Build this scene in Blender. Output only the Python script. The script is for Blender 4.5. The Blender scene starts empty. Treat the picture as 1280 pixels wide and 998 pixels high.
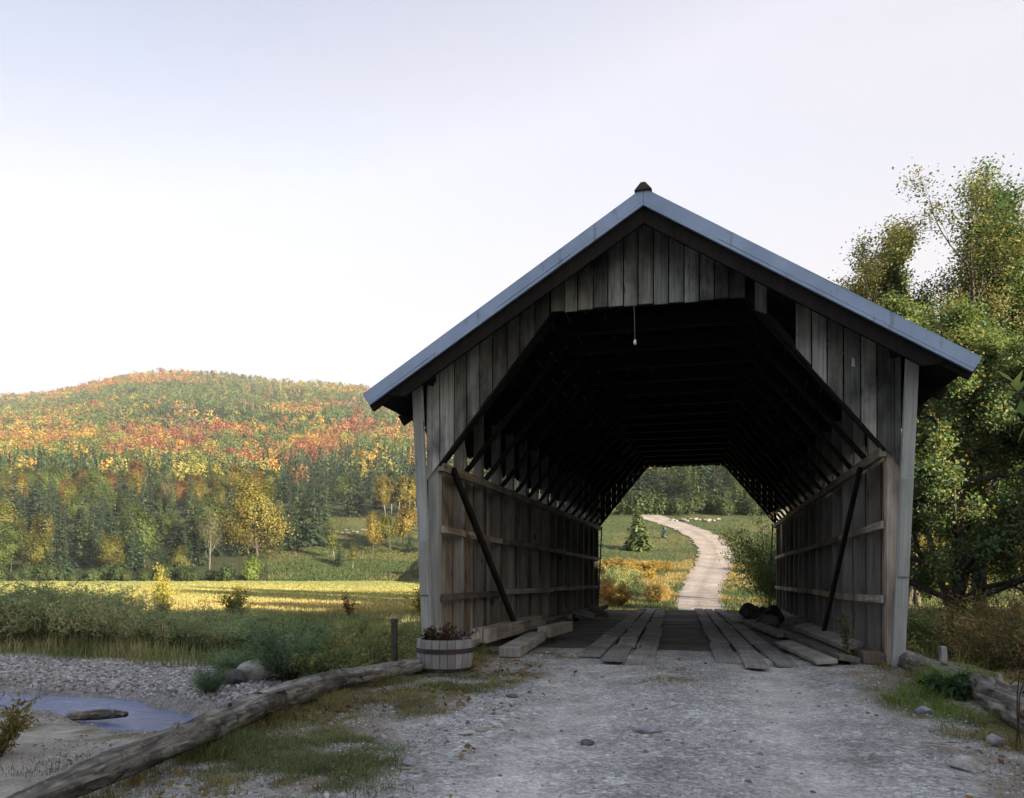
import bpy, bmesh, math, random
import numpy as np
from mathutils import Vector, Matrix, noise as mnoise

random.seed(7)
scene = bpy.context.scene
COL = scene.collection
PI = math.pi

# ------------------------------------------------------------------ camera frame (metres, bridge axis = +Y)
FPX = 980.0
CX, CZ = 0.747, 1.084
PSI = math.atan(247 / FPX)
SP, CP = math.sin(PSI), math.cos(PSI)
HORIZ = 712.0

def at_depth(px, py, d):
    u = (px - 640) / FPX
    return Vector((CX + (u * CP - SP) * d, (u * SP + CP) * d, CZ + (HORIZ - py) / FPX * d))

def sstep(a, b, x):
    t = np.clip((np.asarray(x, float) - a) / (b - a), 0, 1)
    return t * t * (3 - 2 * t)

# cheap vectorised value noise ------------------------------------------------
_rs = np.random.RandomState(11)
_tab = _rs.rand(256, 256)
def vnoise(x, y, s=1.0, o=0):
    x = np.asarray(x, float) / s + 37.3 * o + 1000; y = np.asarray(y, float) / s + 91.7 * o + 1000
    xi = np.floor(x).astype(int); yi = np.floor(y).astype(int)
    fx = x - xi; fy = y - yi
    fx = fx * fx * (3 - 2 * fx); fy = fy * fy * (3 - 2 * fy)
    g = lambda i, j: _tab[i & 255, j & 255]
    return (g(xi, yi) * (1 - fx) + g(xi + 1, yi) * fx) * (1 - fy) + (g(xi, yi + 1) * (1 - fx) + g(xi + 1, yi + 1) * fx) * fy
def fbm(x, y, s, o=0):
    return .5 * vnoise(x, y, s, o) + .28 * vnoise(x, y, s * .47, o + 1) + .22 * vnoise(x, y, s * .21, o + 2)

# ------------------------------------------------------------------ terrain
STREAM = [(-60, 19), (-30, 15.4), (-17, 13.9), (-11, 13.2), (-8.4, 12.3), (-4, 12.6), (0, 14), (6, 16), (30, 19), (70, 24)]
WATER_Z = -1.70
PY0, PY1 = 9.78, 25.2          # the two portals

def stream_dist(x, y):
    sx = [p[0] for p in STREAM]; sy = [p[1] for p in STREAM]
    yc = np.interp(x, sx, sy)
    return y - yc

def frame(x, y):
    dx = np.asarray(x, float) - CX
    return dx * CP + y * SP, -dx * SP + np.asarray(y, float) * CP

def far_height(x, y):
    xr, zf = frame(x, y)
    d = np.maximum(zf, 1.0)
    u = np.clip(xr / d, -3, 3)
    px = 640 + FPX * u
    ang = np.interp(d, [165, 200, 260, 350, 500, 700, 1000, 1300, 1800], [-16, 10, 66, 104, 143, 180, 212, 232, 150])
    crest = np.interp(px, [-400, 0, 60, 140, 200, 280, 350, 420, 520, 700, 900, 1100, 1400],
                      [150, 208, 213, 232, 239, 238, 226, 224, 214, 150, 110, 80, 60])
    k = 1 + (crest / 232. - 1) * sstep(250, 1100, d)
    zl = np.where(d < 165, -1.5 + 0.0 * d, CZ + d / FPX * ang * k)
    zt = np.interp(d, [50, 70, 90, 110, 135, 160, 250, 400, 800, 1500], [-1.5, -.8, 1.08, 3.5, 7.5, 11.2, 27, 55, 90, 60])
    zr = np.interp(d, [50, 110, 160, 300, 600, 1500], [-1.5, -1.3, 0.5, 8, 25, 20])
    wt = sstep(-.12, .05, u); wr = sstep(.38, .5, u)
    z = zl * (1 - wt) + (zt * (1 - wr) + zr * wr) * wt
    z = z + (fbm(x, y, 60, 3) - .5) * np.clip((d - 160) / 200, 0, 1) * 9
    return np.where(zf > 2, z, -1.0)

def road_z(y):
    return np.interp(y, [-80, -10, 0, 6, 9.3, 11.2, 24.6, 25.4, 36, 50], [-.3, -.3, -.22, -.14, -.025, -.018, -.2, -.22, -.9, -1.5])

def H(x, y):
    x = np.asarray(x, float); y = np.asarray(y, float)
    right = sstep(-1, 1.5, x)
    base = -1.42 + right * .72
    base = base + (fbm(x, y, 4, 5) - .5) * .22
    gap = sstep(10.9, 11.5, y) * (1 - sstep(24.2, 25.2, y))
    hw = np.where(x < 0, 2.72, 3.15) + (fbm(x * 0, y, 2.5, 8) - .5) * .25
    fall = np.where(x < 0, 2.0, 3.2)
    emb = (1 - sstep(0, 1, (np.abs(x) - hw) / fall)) * (1 - gap)
    near = base + (road_z(y) - base) * emb
    crown = np.where(np.abs(x) < 3.2, .03 * (1 - (x / 3.2) ** 2), 0) * (y < 10)
    ruts = -(.03 * np.exp(-((x + .35) / .32) ** 2) + .03 * np.exp(-((x - 1.35) / .32) ** 2)) * (y < 9.6)
    near = near + crown + ruts + (fbm(x, y, .7, 12) - .5) * .035 + (fbm(x, y, .25, 15) - .5) * .014
    sd = stream_dist(x, y) + (fbm(x, y, 1.6, 20) - .5) * .9
    near = near - (near + 1.98) * np.exp(-(np.abs(sd + .12) / 1.08) ** 4)
    far = far_height(x, y)
    w = sstep(38, 52, y)
    z = near * (1 - w) + far * w
    # wooded ridge behind the photographer and to the right, out of the picture; crest heights shaped for the shade it casts
    yy = y + (fbm(x, y, 18, 30) - .5) * 10
    back = (np.interp(x, [-60, 55, 70, 82, 107, 111, 400], [13, 14, 22.5, 30, 30, 25, 24]) + (fbm(x, y, 11, 33) - .5) * 2.5) * sstep(-12, -46, yy)
    return z + back

def hz(x, y):
    return float(H(np.array([x]), np.array([y]))[0])

def ground_at(px, py, dmin=3, dmax=1500):
    """the point of the ground seen along one direction of the survey"""
    ds = np.geomspace(dmin, dmax, 4000)
    u = (px - 640) / FPX
    X = CX + (u * CP - SP) * ds; Y = (u * SP + CP) * ds; Z = CZ + (HORIZ - py) / FPX * ds
    g = H(X, Y)
    i = int(np.argmax(Z <= g))
    return Vector((X[i], Y[i], g[i]))

def on_ground(px, d):
    p = at_depth(px, HORIZ, d)
    return Vector((p.x, p.y, hz(p.x, p.y)))

# ------------------------------------------------------------------ tagging helpers
def tag(o, label=None, cat=None, group=None, kind=None):
    if label: o['label'] = label
    if cat: o['category'] = cat
    if group: o['group'] = group
    if kind: o['kind'] = kind
    return o

def empty(name, loc, rz=0, label=None, cat=None, group=None):
    o = bpy.data.objects.new(name, None); COL.objects.link(o)
    o.location = loc; o.rotation_euler = (0, 0, rz); o.empty_display_size = .2
    return tag(o, label, cat, group)

def mobj(name, me, parent=None, loc=(0, 0, 0), mats=()):
    o = bpy.data.objects.new(name, me); COL.objects.link(o)
    for m in mats:
        me.materials.append(m)
    if parent: o.parent = parent
    o.location = loc
    return o

def copy_tree(o, loc, rz=0, sc=(1, 1, 1), label=None, group=None, cat=None):
    c = o.copy(); COL.objects.link(c)
    c.location = loc; c.rotation_euler = (0, 0, rz); c.scale = sc
    tag(c, label, cat, group)
    for ch in o.children:
        k = ch.copy(); COL.objects.link(k); k.parent = c
        for g in ch.children:
            q = g.copy(); COL.objects.link(q); q.parent = k
    return c

# ------------------------------------------------------------------ mesh builders
class MB:
    """quads with uv (metres along / across) and one random number per piece"""
    def __init__(s, org=(0, 0, 0)):
        s.v = []; s.f = []; s.uv = []; s.r = []; s.m = []; s.o = Vector(org)
    def face(s, pts, uvs, r, m=0):
        i = len(s.v); s.v += [Vector(p) - s.o for p in pts]
        s.f.append(tuple(range(i, i + len(pts)))); s.uv += list(uvs); s.r.append(r); s.m.append(m)
    def beam(s, p0, p1, w, h, side=(1, 0, 0), r=None, m=0, cut0=0, cut1=0, taper=1.0):
        """bar from p0 to p1, w along side, h along the third axis; cut = skew of the ends along side"""
        p0 = Vector(p0); p1 = Vector(p1); a = (p1 - p0); L = a.length; a.normalize()
        sd = Vector(side); sd = (sd - a * sd.dot(a)).normalized(); t = a.cross(sd).normalized()
        if r is None: r = random.random()
        off = random.random() * 50; vo = random.random() * 50
        W = w / 2; Hh = h / 2
        P = []
        for e, (p, c, k) in enumerate(((p0, cut0, 1), (p1, cut1, taper))):
            for a_, b_ in ((-1, -1), (1, -1), (1, 1), (-1, 1)):
                P.append(p + sd * (W * a_ * k) + t * (Hh * b_ * k) + a * (c * a_))
        i = len(s.v); s.v += [q - s.o for q in P]
        quads = [((0, 1, 5, 4), w, 0), ((1, 2, 6, 5), h, w), ((2, 3, 7, 6), w, w + h), ((3, 0, 4, 7), h, 2 * w + h)]
        for q, ww, v0 in quads:
            s.f.append(tuple(i + k for k in q)); s.r.append(r); s.m.append(m)
            s.uv += [(off, vo + v0), (off, vo + v0 + ww), (off + L, vo + v0 + ww), (off + L, vo + v0)]
        for q in ((3, 2, 1, 0), (4, 5, 6, 7)):
            s.f.append(tuple(i + k for k in q)); s.r.append(r); s.m.append(m)
            s.uv += [(off, vo), (off + .01, vo + w), (off + .02, vo + w), (off + .01, vo)]
    def prism(s, poly, d, r=None, m=0):
        """extrude a 3-D polygon along vector d"""
        d = Vector(d); n = len(poly); A = [Vector(p) for p in poly]; B = [p + d for p in A]
        if r is None: r = random.random()
        off = random.random() * 50
        s.face(A[::-1], [(p.z + off, p.x + p.y + off) for p in A[::-1]], r, m)
        s.face(B, [(p.z + off, p.x + p.y + off) for p in B], r, m)
        for k in range(n):
            a, b = A[k], A[(k + 1) % n]; L = (b - a).length; t = d.length
            s.face([a, b, B[(k + 1) % n], B[k]], [(off, off), (off + L, off), (off + L, off + t), (off, off + t)], r, m)
    def mesh(s, name):
        me = bpy.data.meshes.new(name)
        me.from_pydata([tuple(v) for v in s.v], [], s.f)
        uvl = me.uv_layers.new(name='UVMap')
        uvl.data.foreach_set('uv', np.array(s.uv, np.float32).ravel())
        at = me.attributes.new('rnd', 'FLOAT', 'FACE'); at.data.foreach_set('value', np.array(s.r, np.float32))
        me.polygons.foreach_set('material_index', np.array(s.m, np.int32))
        me.update()
        return me
    def build(s, name, mats, parent=None, bevel=0):
        if not isinstance(mats, (list, tuple)): mats = [mats]
        o = mobj(name, s.mesh(name), parent, (0, 0, 0) if parent else s.o, mats)
        if bevel:
            b = o.modifiers.new('bev', 'BEVEL'); b.width = bevel; b.segments = 2; b.limit_method = 'ANGLE'
            b.angle_limit = math.radians(50)
        return o

def np_mesh(name, V, F, C=None, smooth=False):
    me = bpy.data.meshes.new(name)
    V = np.asarray(V, np.float32); F = np.asarray(F, np.int32)
    n, k = F.shape
    me.vertices.add(len(V)); me.vertices.foreach_set('co', V.ravel())
    me.loops.add(n * k); me.loops.foreach_set('vertex_index', F.ravel())
    me.polygons.add(n); me.polygons.foreach_set('loop_start', np.arange(0, n * k, k, dtype=np.int32))
    if smooth: me.polygons.foreach_set('use_smooth', np.ones(n, bool))
    me.update(calc_edges=True)
    if C is not None:
        a = me.color_attributes.new('col', 'FLOAT_COLOR', 'POINT')
        cc = np.ones((len(V), 4), np.float32); cc[:, :3] = C
        a.data.foreach_set('color', cc.ravel())
    return me

def nrm(a):
    return a / np.maximum(np.linalg.norm(a, axis=-1, keepdims=True), 1e-9)

class QM:
    """a swarm of small four-cornered leaves"""
    def __init__(s): s.V = []; s.C = []
    def add(s, C, U, V, col):
        """C centres, U half length vectors, V half width vectors"""
        s.V.append(np.stack([C - U, C + V - U * .1, C + U, C - V - U * .1], 1)); s.C.append(np.broadcast_to(col, C.shape))
    def square(s, C, U, V, col):
        s.V.append(np.stack([C - U - V, C + U - V, C + U + V, C - U + V], 1)); s.C.append(np.broadcast_to(col, C.shape))
    def mesh(s, name):
        V = np.concatenate(s.V); n = len(V)
        C = np.repeat(np.concatenate(s.C), 4, 0)
        return np_mesh(name, V.reshape(-1, 3), np.arange(n * 4).reshape(n, 4), C)

def leaves(qm, C, N, length, width, col, rng, axis=None, var=.25):
    n = len(C)
    R = rng.normal(size=(n, 3)) if axis is None else axis + rng.normal(size=(n, 3)) * .35
    N = nrm(N); U = nrm(R - N * np.sum(R * N, 1, keepdims=True)); V = np.cross(N, U)
    k = rng.uniform(.65, 1.25, (n, 1))
    qm.add(C, U * (length / 2) * k, V * (width / 2) * k, col)

def tubes(segs, k=6):
    S = np.array([(*a, *b, r0, r1) for a, b, r0, r1 in segs], float)
    A, B, r0, r1 = S[:, :3], S[:, 3:6], S[:, 6], S[:, 7]
    d = nrm(B - A); ref = np.where(np.abs(d[:, 2:3]) > .9, [[1., 0, 0]], [[0., 0, 1.]])
    u = nrm(np.cross(d, ref)); v = np.cross(d, u)
    B = B + d * (r1[:, None] * .3)
    th = np.arange(k) * 2 * PI / k
    ring = u[:, None, :] * np.cos(th)[None, :, None] + v[:, None, :] * np.sin(th)[None, :, None]
    V = np.concatenate([A[:, None] + ring * r0[:, None, None], B[:, None] + ring * r1[:, None, None]], 1)
    m = len(S); base = (np.arange(m) * 2 * k)[:, None]
    i = np.arange(k); j = (i + 1) % k
    F = np.stack([base + i, base + j, base + k + j, base + k + i], -1).reshape(-1, 4)
    return V.reshape(-1, 3), F

# ------------------------------------------------------------------ materials
class NT:
    def __init__(s, name):
        s.m = bpy.data.materials.new(name); s.m.use_nodes = True
        s.t = s.m.node_tree; s.t.nodes.clear()
        s.out = s.t.nodes.new('ShaderNodeOutputMaterial')
    def n(s, typ, ins=None, **props):
        nd = s.t.nodes.new(typ)
        for k, v in props.items(): setattr(nd, k, v)
        for k, v in (ins or {}).items():
            if hasattr(v, 'is_linked') or isinstance(v, bpy.types.NodeSocket): s.t.links.new(v, nd.inputs[k])
            else: nd.inputs[k].default_value = v
        return nd
    def mapping(s, vec, scale=(1, 1, 1), loc=(0, 0, 0)):
        return s.n('ShaderNodeMapping', {'Vector': vec, 'Scale': scale, 'Location': loc}).outputs[0]
    def noise(s, vec, scale, detail=3, rough=.55, dist=0):
        return s.n('ShaderNodeTexNoise', {'Vector': vec, 'Scale': scale, 'Detail': detail, 'Roughness': rough, 'Distortion': dist}).outputs['Fac']
    def ramp(s, fac, stops):
        r = s.n('ShaderNodeValToRGB', {'Fac': fac}); e = r.color_ramp.elements
        while len(e) < len(stops): e.new(.5)
        for i, (p, c) in enumerate(stops):
            e[i].position = p; e[i].color = (*c, 1) if len(c) == 3 else c
        return r.outputs[0]
    def mix(s, fac, a, b, mode='MIX'):
        nd = s.n('ShaderNodeMix', data_type='RGBA', blend_type=mode)
        for k, v in ((0, fac), (6, a), (7, b)):
            if isinstance(v, bpy.types.NodeSocket): s.t.links.new(v, nd.inputs[k])
            else: nd.inputs[k].default_value = v if k == 0 or len(v) == 4 else (*v, 1)
        return nd.outputs[2]
    def math(s, op, a, b=0., c=0.):
        return s.n('ShaderNodeMath', {0: a, 1: b, 2: c}, operation=op).outputs[0]
    def rng(s, v, a, b, c, d):
        return s.n('ShaderNodeMapRange', {0: v, 1: a, 2: b, 3: c, 4: d}).outputs[0]
    def bump(s, h, strength, dist):
        return s.n('ShaderNodeBump', {'Height': h, 'Strength': strength, 'Distance': dist}).outputs[0]
    def pbsdf(s, color, rough=.8, normal=None, metal=0., spec=.3):
        ins = {'Base Color': color if isinstance(color, bpy.types.NodeSocket) else (*color, 1), 'Roughness': rough, 'Metallic': metal, 'Specular IOR Level': spec}
        if normal is not None: ins['Normal'] = normal
        b = s.n('ShaderNodeBsdfPrincipled', ins)
        s.t.links.new(b.outputs[0], s.out.inputs[0])
        return s.m
    def grey(s, v):
        return s.n('ShaderNodeCombineColor', {0: v, 1: v, 2: v}).outputs[0]

def wood_mat(name, dark, mid, pale, knots=True, stain=.6, varlo=.55, varhi=1.25, bump=.35, tint=(1.15, .95, .75)):
    N = NT(name)
    uv = N.n('ShaderNodeUVMap', uv_map='UVMap').outputs[0]
    rnd = N.n('ShaderNodeAttribute', attribute_name='rnd').outputs['Fac']
    geo = N.n('ShaderNodeNewGeometry').outputs['Position']
    g1 = N.noise(N.mapping(uv, (1.3, 38, 1)), 1.0, 5, .6, .4)
    g2 = N.noise(N.mapping(uv, (.5, 7, 1)), 1.0, 3, .6, 1.2)
    big = N.noise(N.mapping(geo, (1.1, 1.1, .55)), 1.6, 4, .62)
    grain = N.math('ADD', N.math('MULTIPLY', g1, .6), N.math('MULTIPLY', g2, .4))
    c = N.ramp(grain, [(.30, dark), (.48, mid), (.68, pale)])
    c = N.mix(N.math('MULTIPLY', N.rng(big, .42, .64, 0, 1), stain), c, tuple(x * .6 for x in dark))
    if knots:
        v = N.n('ShaderNodeTexVoronoi', {'Vector': N.mapping(uv, (1.6, 4.5, 1)), 'Scale': 1.0, 'Randomness': 1.0})
        k = N.rng(v.outputs['Distance'], .06, .13, 1, 0)
        c = N.mix(N.math('MULTIPLY', k, .85), c, tuple(x * .35 for x in dark))
    st2 = N.noise(N.mapping(uv, (.9, 14, 1)), 1.0, 4, .7, 1.5)
    c = N.mix(N.math('MULTIPLY', N.rng(st2, .56, .72, 0, 1), stain * .8), c, tuple(x * .5 for x in dark))
    val = N.rng(rnd, 0, 1, varlo, varhi)
    c = N.mix(1.0, c, N.grey(val), 'MULTIPLY')
    hue = N.rng(N.math('FRACT', N.math('MULTIPLY', rnd, 7.31)), .35, 1, 0, .8)
    c = N.mix(hue, c, N.mix(1.0, c, tint, 'MULTIPLY'))
    nb = N.bump(grain, bump, .012)
    return N.pbsdf(c, .82, nb, 0, .25)

M = {}
M['board'] = wood_mat('weathered_board', (.10, .10, .098), (.33, .345, .33), (.50, .515, .485), stain=.95, varlo=.28, tint=(1.0, .96, .82))
M['post'] = wood_mat('pale_post_wood', (.19, .21, .205), (.34, .365, .355), (.45, .475, .46), stain=.35, varlo=.8, varhi=1.15, tint=(1.05, 1, .92))
M['inner'] = wood_mat('brown_inner_wood', (.10, .088, .076), (.37, .338, .295), (.54, .505, .45), stain=.55, varlo=.35, varhi=1.35)
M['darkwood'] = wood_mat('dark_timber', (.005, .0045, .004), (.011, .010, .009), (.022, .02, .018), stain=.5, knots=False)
M['deck'] = wood_mat('worn_deck_plank', (.12, .12, .118), (.25, .252, .245), (.36, .36, .348), stain=.45, varlo=.7, varhi=1.2, tint=(1.05, .98, .9))
M['deckdark'] = wood_mat('dirty_deck_plank', (.06, .057, .053), (.13, .125, .117), (.21, .2, .19), stain=.5, knots=False)

def metal_mat(name, base, rough, metal):
    N = NT(name)
    geo = N.n('ShaderNodeNewGeometry').outputs['Position']
    a = N.noise(geo, 2.2, 4, .6); b = N.noise(N.mapping(geo, (3, 3, 22)), 1.5, 3)
    c = N.mix(N.rng(a, .35, .7, 0, .55), base, tuple(x * .62 for x in base))
    c = N.mix(N.rng(b, .58, .75, 0, .4), c, (.25, .26, .27))
    st_ = N.noise(N.mapping(geo, (6, 6, 1.5)), 1.6, 4, .7)
    c = N.mix(N.rng(st_, .58, .7, 0, .55), c, (.12, .095, .08))
    return N.pbsdf(c, N.rng(a, .3, .7, rough - .1, rough + .15), N.bump(a, .12, .02), metal, .5)
M['roofmetal'] = metal_mat('galvanised_sheet', (.31, .42, .60), .45, .1)
M['rust'] = metal_mat('rusty_iron', (.055, .04, .034), .75, .1)
M['hoop'] = metal_mat('dark_iron_hoop', (.035, .022, .022), .6, .2)

def bark_mat(name, a, b, c3, sc=1.0, bump=.8):
    N = NT(name)
    ob = N.n('ShaderNodeTexCoord').outputs['Object']
    n1 = N.noise(N.mapping(ob, (14 * sc, 14 * sc, 3.2 * sc)), 1.0, 5, .65, .5); n2 = N.noise(ob, 1.7 * sc, 4, .6)
    c = N.ramp(n1, [(.32, a), (.52, b), (.72, c3)])
    c = N.mix(N.rng(n2, .5, .7, 0, .6), c, tuple(x * .7 for x in a))
    return N.pbsdf(c, .9, N.bump(n1, bump, .03), 0, .15)
M['bark'] = bark_mat('grey_bark', (.025, .022, .019), (.07, .064, .056), (.13, .12, .105))
M['palebark'] = bark_mat('pale_bark', (.10, .095, .085), (.22, .21, .19), (.34, .33, .30), .5)
M['greybark'] = bark_mat('dull_grey_bark', (.06, .056, .05), (.12, .115, .105), (.19, .185, .17), .5)
M['twig'] = bark_mat('brown_twig', (.03, .022, .016), (.07, .05, .036), (.12, .09, .065))

def log_mat():
    N = NT('peeling_log_bark')
    uv = N.n('ShaderNodeUVMap', uv_map='UVMap').outputs[0]
    ob = N.n('ShaderNodeTexCoord').outputs['Object']
    st = N.noise(N.mapping(uv, (2.2, 16, 1)), 1, 5, .65, .8)
    big = N.noise(ob, 3.2, 5, .65, .6); fine = N.noise(ob, 22, 4, .7); pat = N.noise(N.mapping(ob, (6, 2.0, 6)), 1.0, 4, .65, .6)
    c = N.ramp(st, [(.28, (.045, .043, .04)), (.48, (.17, .168, .155)), (.68, (.38, .375, .355))])
    bare = N.n('ShaderNodeAttribute', attribute_name='rnd').outputs['Fac']
    c = N.mix(N.math('MULTIPLY', N.rng(big, .46, .58, 0, .7), N.math('SUBTRACT', 1.0, N.math('MULTIPLY', bare, .6))), c, (.06, .057, .05))
    ck = N.noise(N.mapping(uv, (1.2, 60, 1)), 1, 3, .6)
    c = N.mix(bare, N.mix(1.0, c, (.62, .6, .58), 'MULTIPLY'), N.mix(N.rng(ck, .5, .66, 0, .8), c, (.09, .085, .078)))
    c = N.mix(N.rng(pat, .60, .66, 0, .85), c, (.30, .235, .135))
    c = N.mix(N.rng(pat, .36, .43, .92, 0), c, (.012, .011, .010))
    c = N.mix(N.rng(fine, .55, .8, 0, .5), c, (.36, .36, .345))
    h = N.math('ADD', N.math('MULTIPLY', st, .7), N.math('ADD', big, N.math('MULTIPLY', fine, .3)))
    return N.pbsdf(c, .9, N.bump(h, .8, .04), 0, .2)
M['log'] = log_mat()

def leaf_mat(name, transl=.35, var=.35, rough=.6):
    N = NT(name)
    c = N.n('ShaderNodeAttribute', attribute_name='col').outputs['Color']
    ob = N.n('ShaderNodeNewGeometry'); pos = ob.outputs['Position']
    v = N.noise(pos, 1.3, 3)
    oi = N.n('ShaderNodeObjectInfo').outputs['Random']
    c = N.mix(1.0, c, N.grey(N.rng(v, .3, .7, 1 - var, 1 + var)), 'MULTIPLY')
    c = N.mix(1.0, c, N.grey(N.rng(oi, 0, 1, .85, 1.15)), 'MULTIPLY')
    d = N.n('ShaderNodeBsdfPrincipled', {'Base Color': c, 'Roughness': rough, 'Specular IOR Level': .2})
    t = N.n('ShaderNodeBsdfTranslucent', {'Color': N.mix(1.0, c, (1.1, 1.15, .6), 'MULTIPLY')})
    mx = N.n('ShaderNodeMixShader', {0: transl, 1: d.outputs[0], 2: t.outputs[0]})
    N.t.links.new(mx.outputs[0], N.out.inputs[0])
    return N.m
M['leaf'] = leaf_mat('leaf', .42); M['needle'] = leaf_mat('needle', .15, .3); M['blade'] = leaf_mat('blade', .3, .25)
M['farleaf'] = leaf_mat('far_leaf', .2, .15)

def ground_mat(name, stones=True):
    N = NT(name)
    pos = N.n('ShaderNodeNewGeometry').outputs['Position']
    base = N.n('ShaderNodeAttribute', attribute_name='col').outputs['Color']
    gr = N.n('ShaderNodeAttribute', attribute_name='grav').outputs['Fac']
    n1 = N.noise(pos, 3.0, 5, .6); n2 = N.noise(pos, 40, 4, .65); n3 = N.noise(pos, .45, 4, .6)
    c = N.mix(1.0, base, N.grey(N.rng(n1, .3, .7, .75, 1.25)), 'MULTIPLY')
    c = N.mix(1.0, c, N.grey(N.rng(n3, .3, .7, .8, 1.2)), 'MULTIPLY')
    c = N.mix(1.0, c, N.grey(N.rng(n2, .25, .75, .72, 1.28)), 'MULTIPLY')
    v = N.n('ShaderNodeTexVoronoi', {'Vector': pos, 'Scale': 46.0, 'Randomness': 1.0})
    v2 = N.n('ShaderNodeTexVoronoi', {'Vector': pos, 'Scale': 21.0, 'Randomness': 1.0})
    cell = N.n('ShaderNodeSeparateColor', {0: v.outputs['Color']}).outputs[0]
    cell2 = N.n('ShaderNodeSeparateColor', {0: v2.outputs['Color']}).outputs[1]
    pc = N.mix(1.0, c, N.grey(N.rng(cell, 0, 1, .62, 1.42)), 'MULTIPLY')
    pc = N.mix(1.0, pc, N.grey(N.rng(cell2, .7, 1, 1.0, 1.5)), 'MULTIPLY')
    c = N.mix(gr, c, pc)
    dist = N.math('ADD', N.math('MULTIPLY', v.outputs['Distance'], -1.0), N.math('MULTIPLY', v2.outputs['Distance'], -1.2))
    h = N.math('ADD', N.math('MULTIPLY', dist, gr), N.math('MULTIPLY', n2, .6))
    return N.pbsdf(c, .92, N.bump(h, .7, .02), 0, .15)
M['ground'] = ground_mat('earth_and_gravel')

def stone_mat():
    N = NT('grey_stone')
    ob = N.n('ShaderNodeNewGeometry').outputs['Position']
    oi = N.n('ShaderNodeObjectInfo').outputs['Random']
    c0 = N.n('ShaderNodeAttribute', attribute_name='col').outputs['Color']
    n1 = N.noise(ob, 9, 5, .65); n2 = N.noise(ob, 45, 3)
    c = N.mix(1.0, c0, N.grey(N.rng(n1, .3, .7, .6, 1.35)), 'MULTIPLY')
    c = N.mix(1.0, c, N.grey(N.rng(n2, .3, .7, .85, 1.15)), 'MULTIPLY')
    return N.pbsdf(c, .88, N.bump(N.math('ADD', n1, N.math('MULTIPLY', n2, .4)), .6, .02), 0, .25)
M['stone'] = stone_mat()

def water_mat():
    N = NT('stream_water')
    pos = N.n('ShaderNodeNewGeometry').outputs['Position']
    n1 = N.noise(N.mapping(pos, (.8, 3.6, 1)), 3.0, 4, .65, 1.0); n2 = N.noise(pos, 11, 3, .6)
    h = N.math('ADD', n1, N.math('MULTIPLY', n2, .35))
    b = N.n('ShaderNodeBsdfPrincipled', {'Base Color': (.06, .10, .23, 1), 'Roughness': .05, 'IOR': 1.33,
            'Specular IOR Level': .5, 'Normal': N.bump(h, .5, .06)})
    N.t.links.new(b.outputs[0], N.out.inputs[0])
    return N.m
M['water'] = water_mat()

def plain(name, col, rough=.85, amp=.3, sc=6):
    N = NT(name)
    ob = N.n('ShaderNodeNewGeometry').outputs['Position']
    n = N.noise(ob, sc, 4)
    return N.pbsdf(N.mix(1.0, (*col, 1), N.grey(N.rng(n, .3, .7, 1 - amp, 1 + amp)), 'MULTIPLY'), rough, N.bump(n, .3, .01))
M['paper'] = plain('pale_paper', (.5, .5, .48)); M['soil'] = plain('potting_soil', (.03, .024, .018), .95)
M['rope'] = plain('grey_cord', (.16, .16, .15)); M['stave'] = wood_mat('whitewashed_stave', (.13, .13, .128), (.24, .24, .24), (.33, .33, .33), stain=.4, knots=False, varlo=.85, varhi=1.1, bump=.2, tint=(1, .99, .96))

# ------------------------------------------------------------------ ground sheet
def axis_lines(fine0, fine1, step, lo, hi, g=1.09):
    a = list(np.arange(fine0, fine1 + 1e-6, step)); s = step; x = a[-1]
    while x < hi: s *= g; x += s; a.append(x)
    s = step; x = a[0]; pre = []
    while x > lo: s *= g; x -= s; pre.append(x)
    return np.array(pre[::-1] + a)

XS = axis_lines(-17, 9, .11, -2200, 2200, 1.07)
YS = axis_lines(2.5, 26, .11, -300, 2600, 1.05)
GX, GY = np.meshgrid(XS, YS)
GZ = H(GX, GY)

def HM(x, y):
    """height of the ground sheet itself"""
    x = np.asarray(x, float); y = np.asarray(y, float)
    i = np.clip(np.searchsorted(XS, x) - 1, 0, len(XS) - 2); j = np.clip(np.searchsorted(YS, y) - 1, 0, len(YS) - 2)
    fx = (x - XS[i]) / (XS[i + 1] - XS[i]); fy = (y - YS[j]) / (YS[j + 1] - YS[j])
    return (GZ[j, i] * (1 - fx) + GZ[j, i + 1] * fx) * (1 - fy) + (GZ[j + 1, i] * (1 - fx) + GZ[j + 1, i + 1] * fx) * fy

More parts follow.
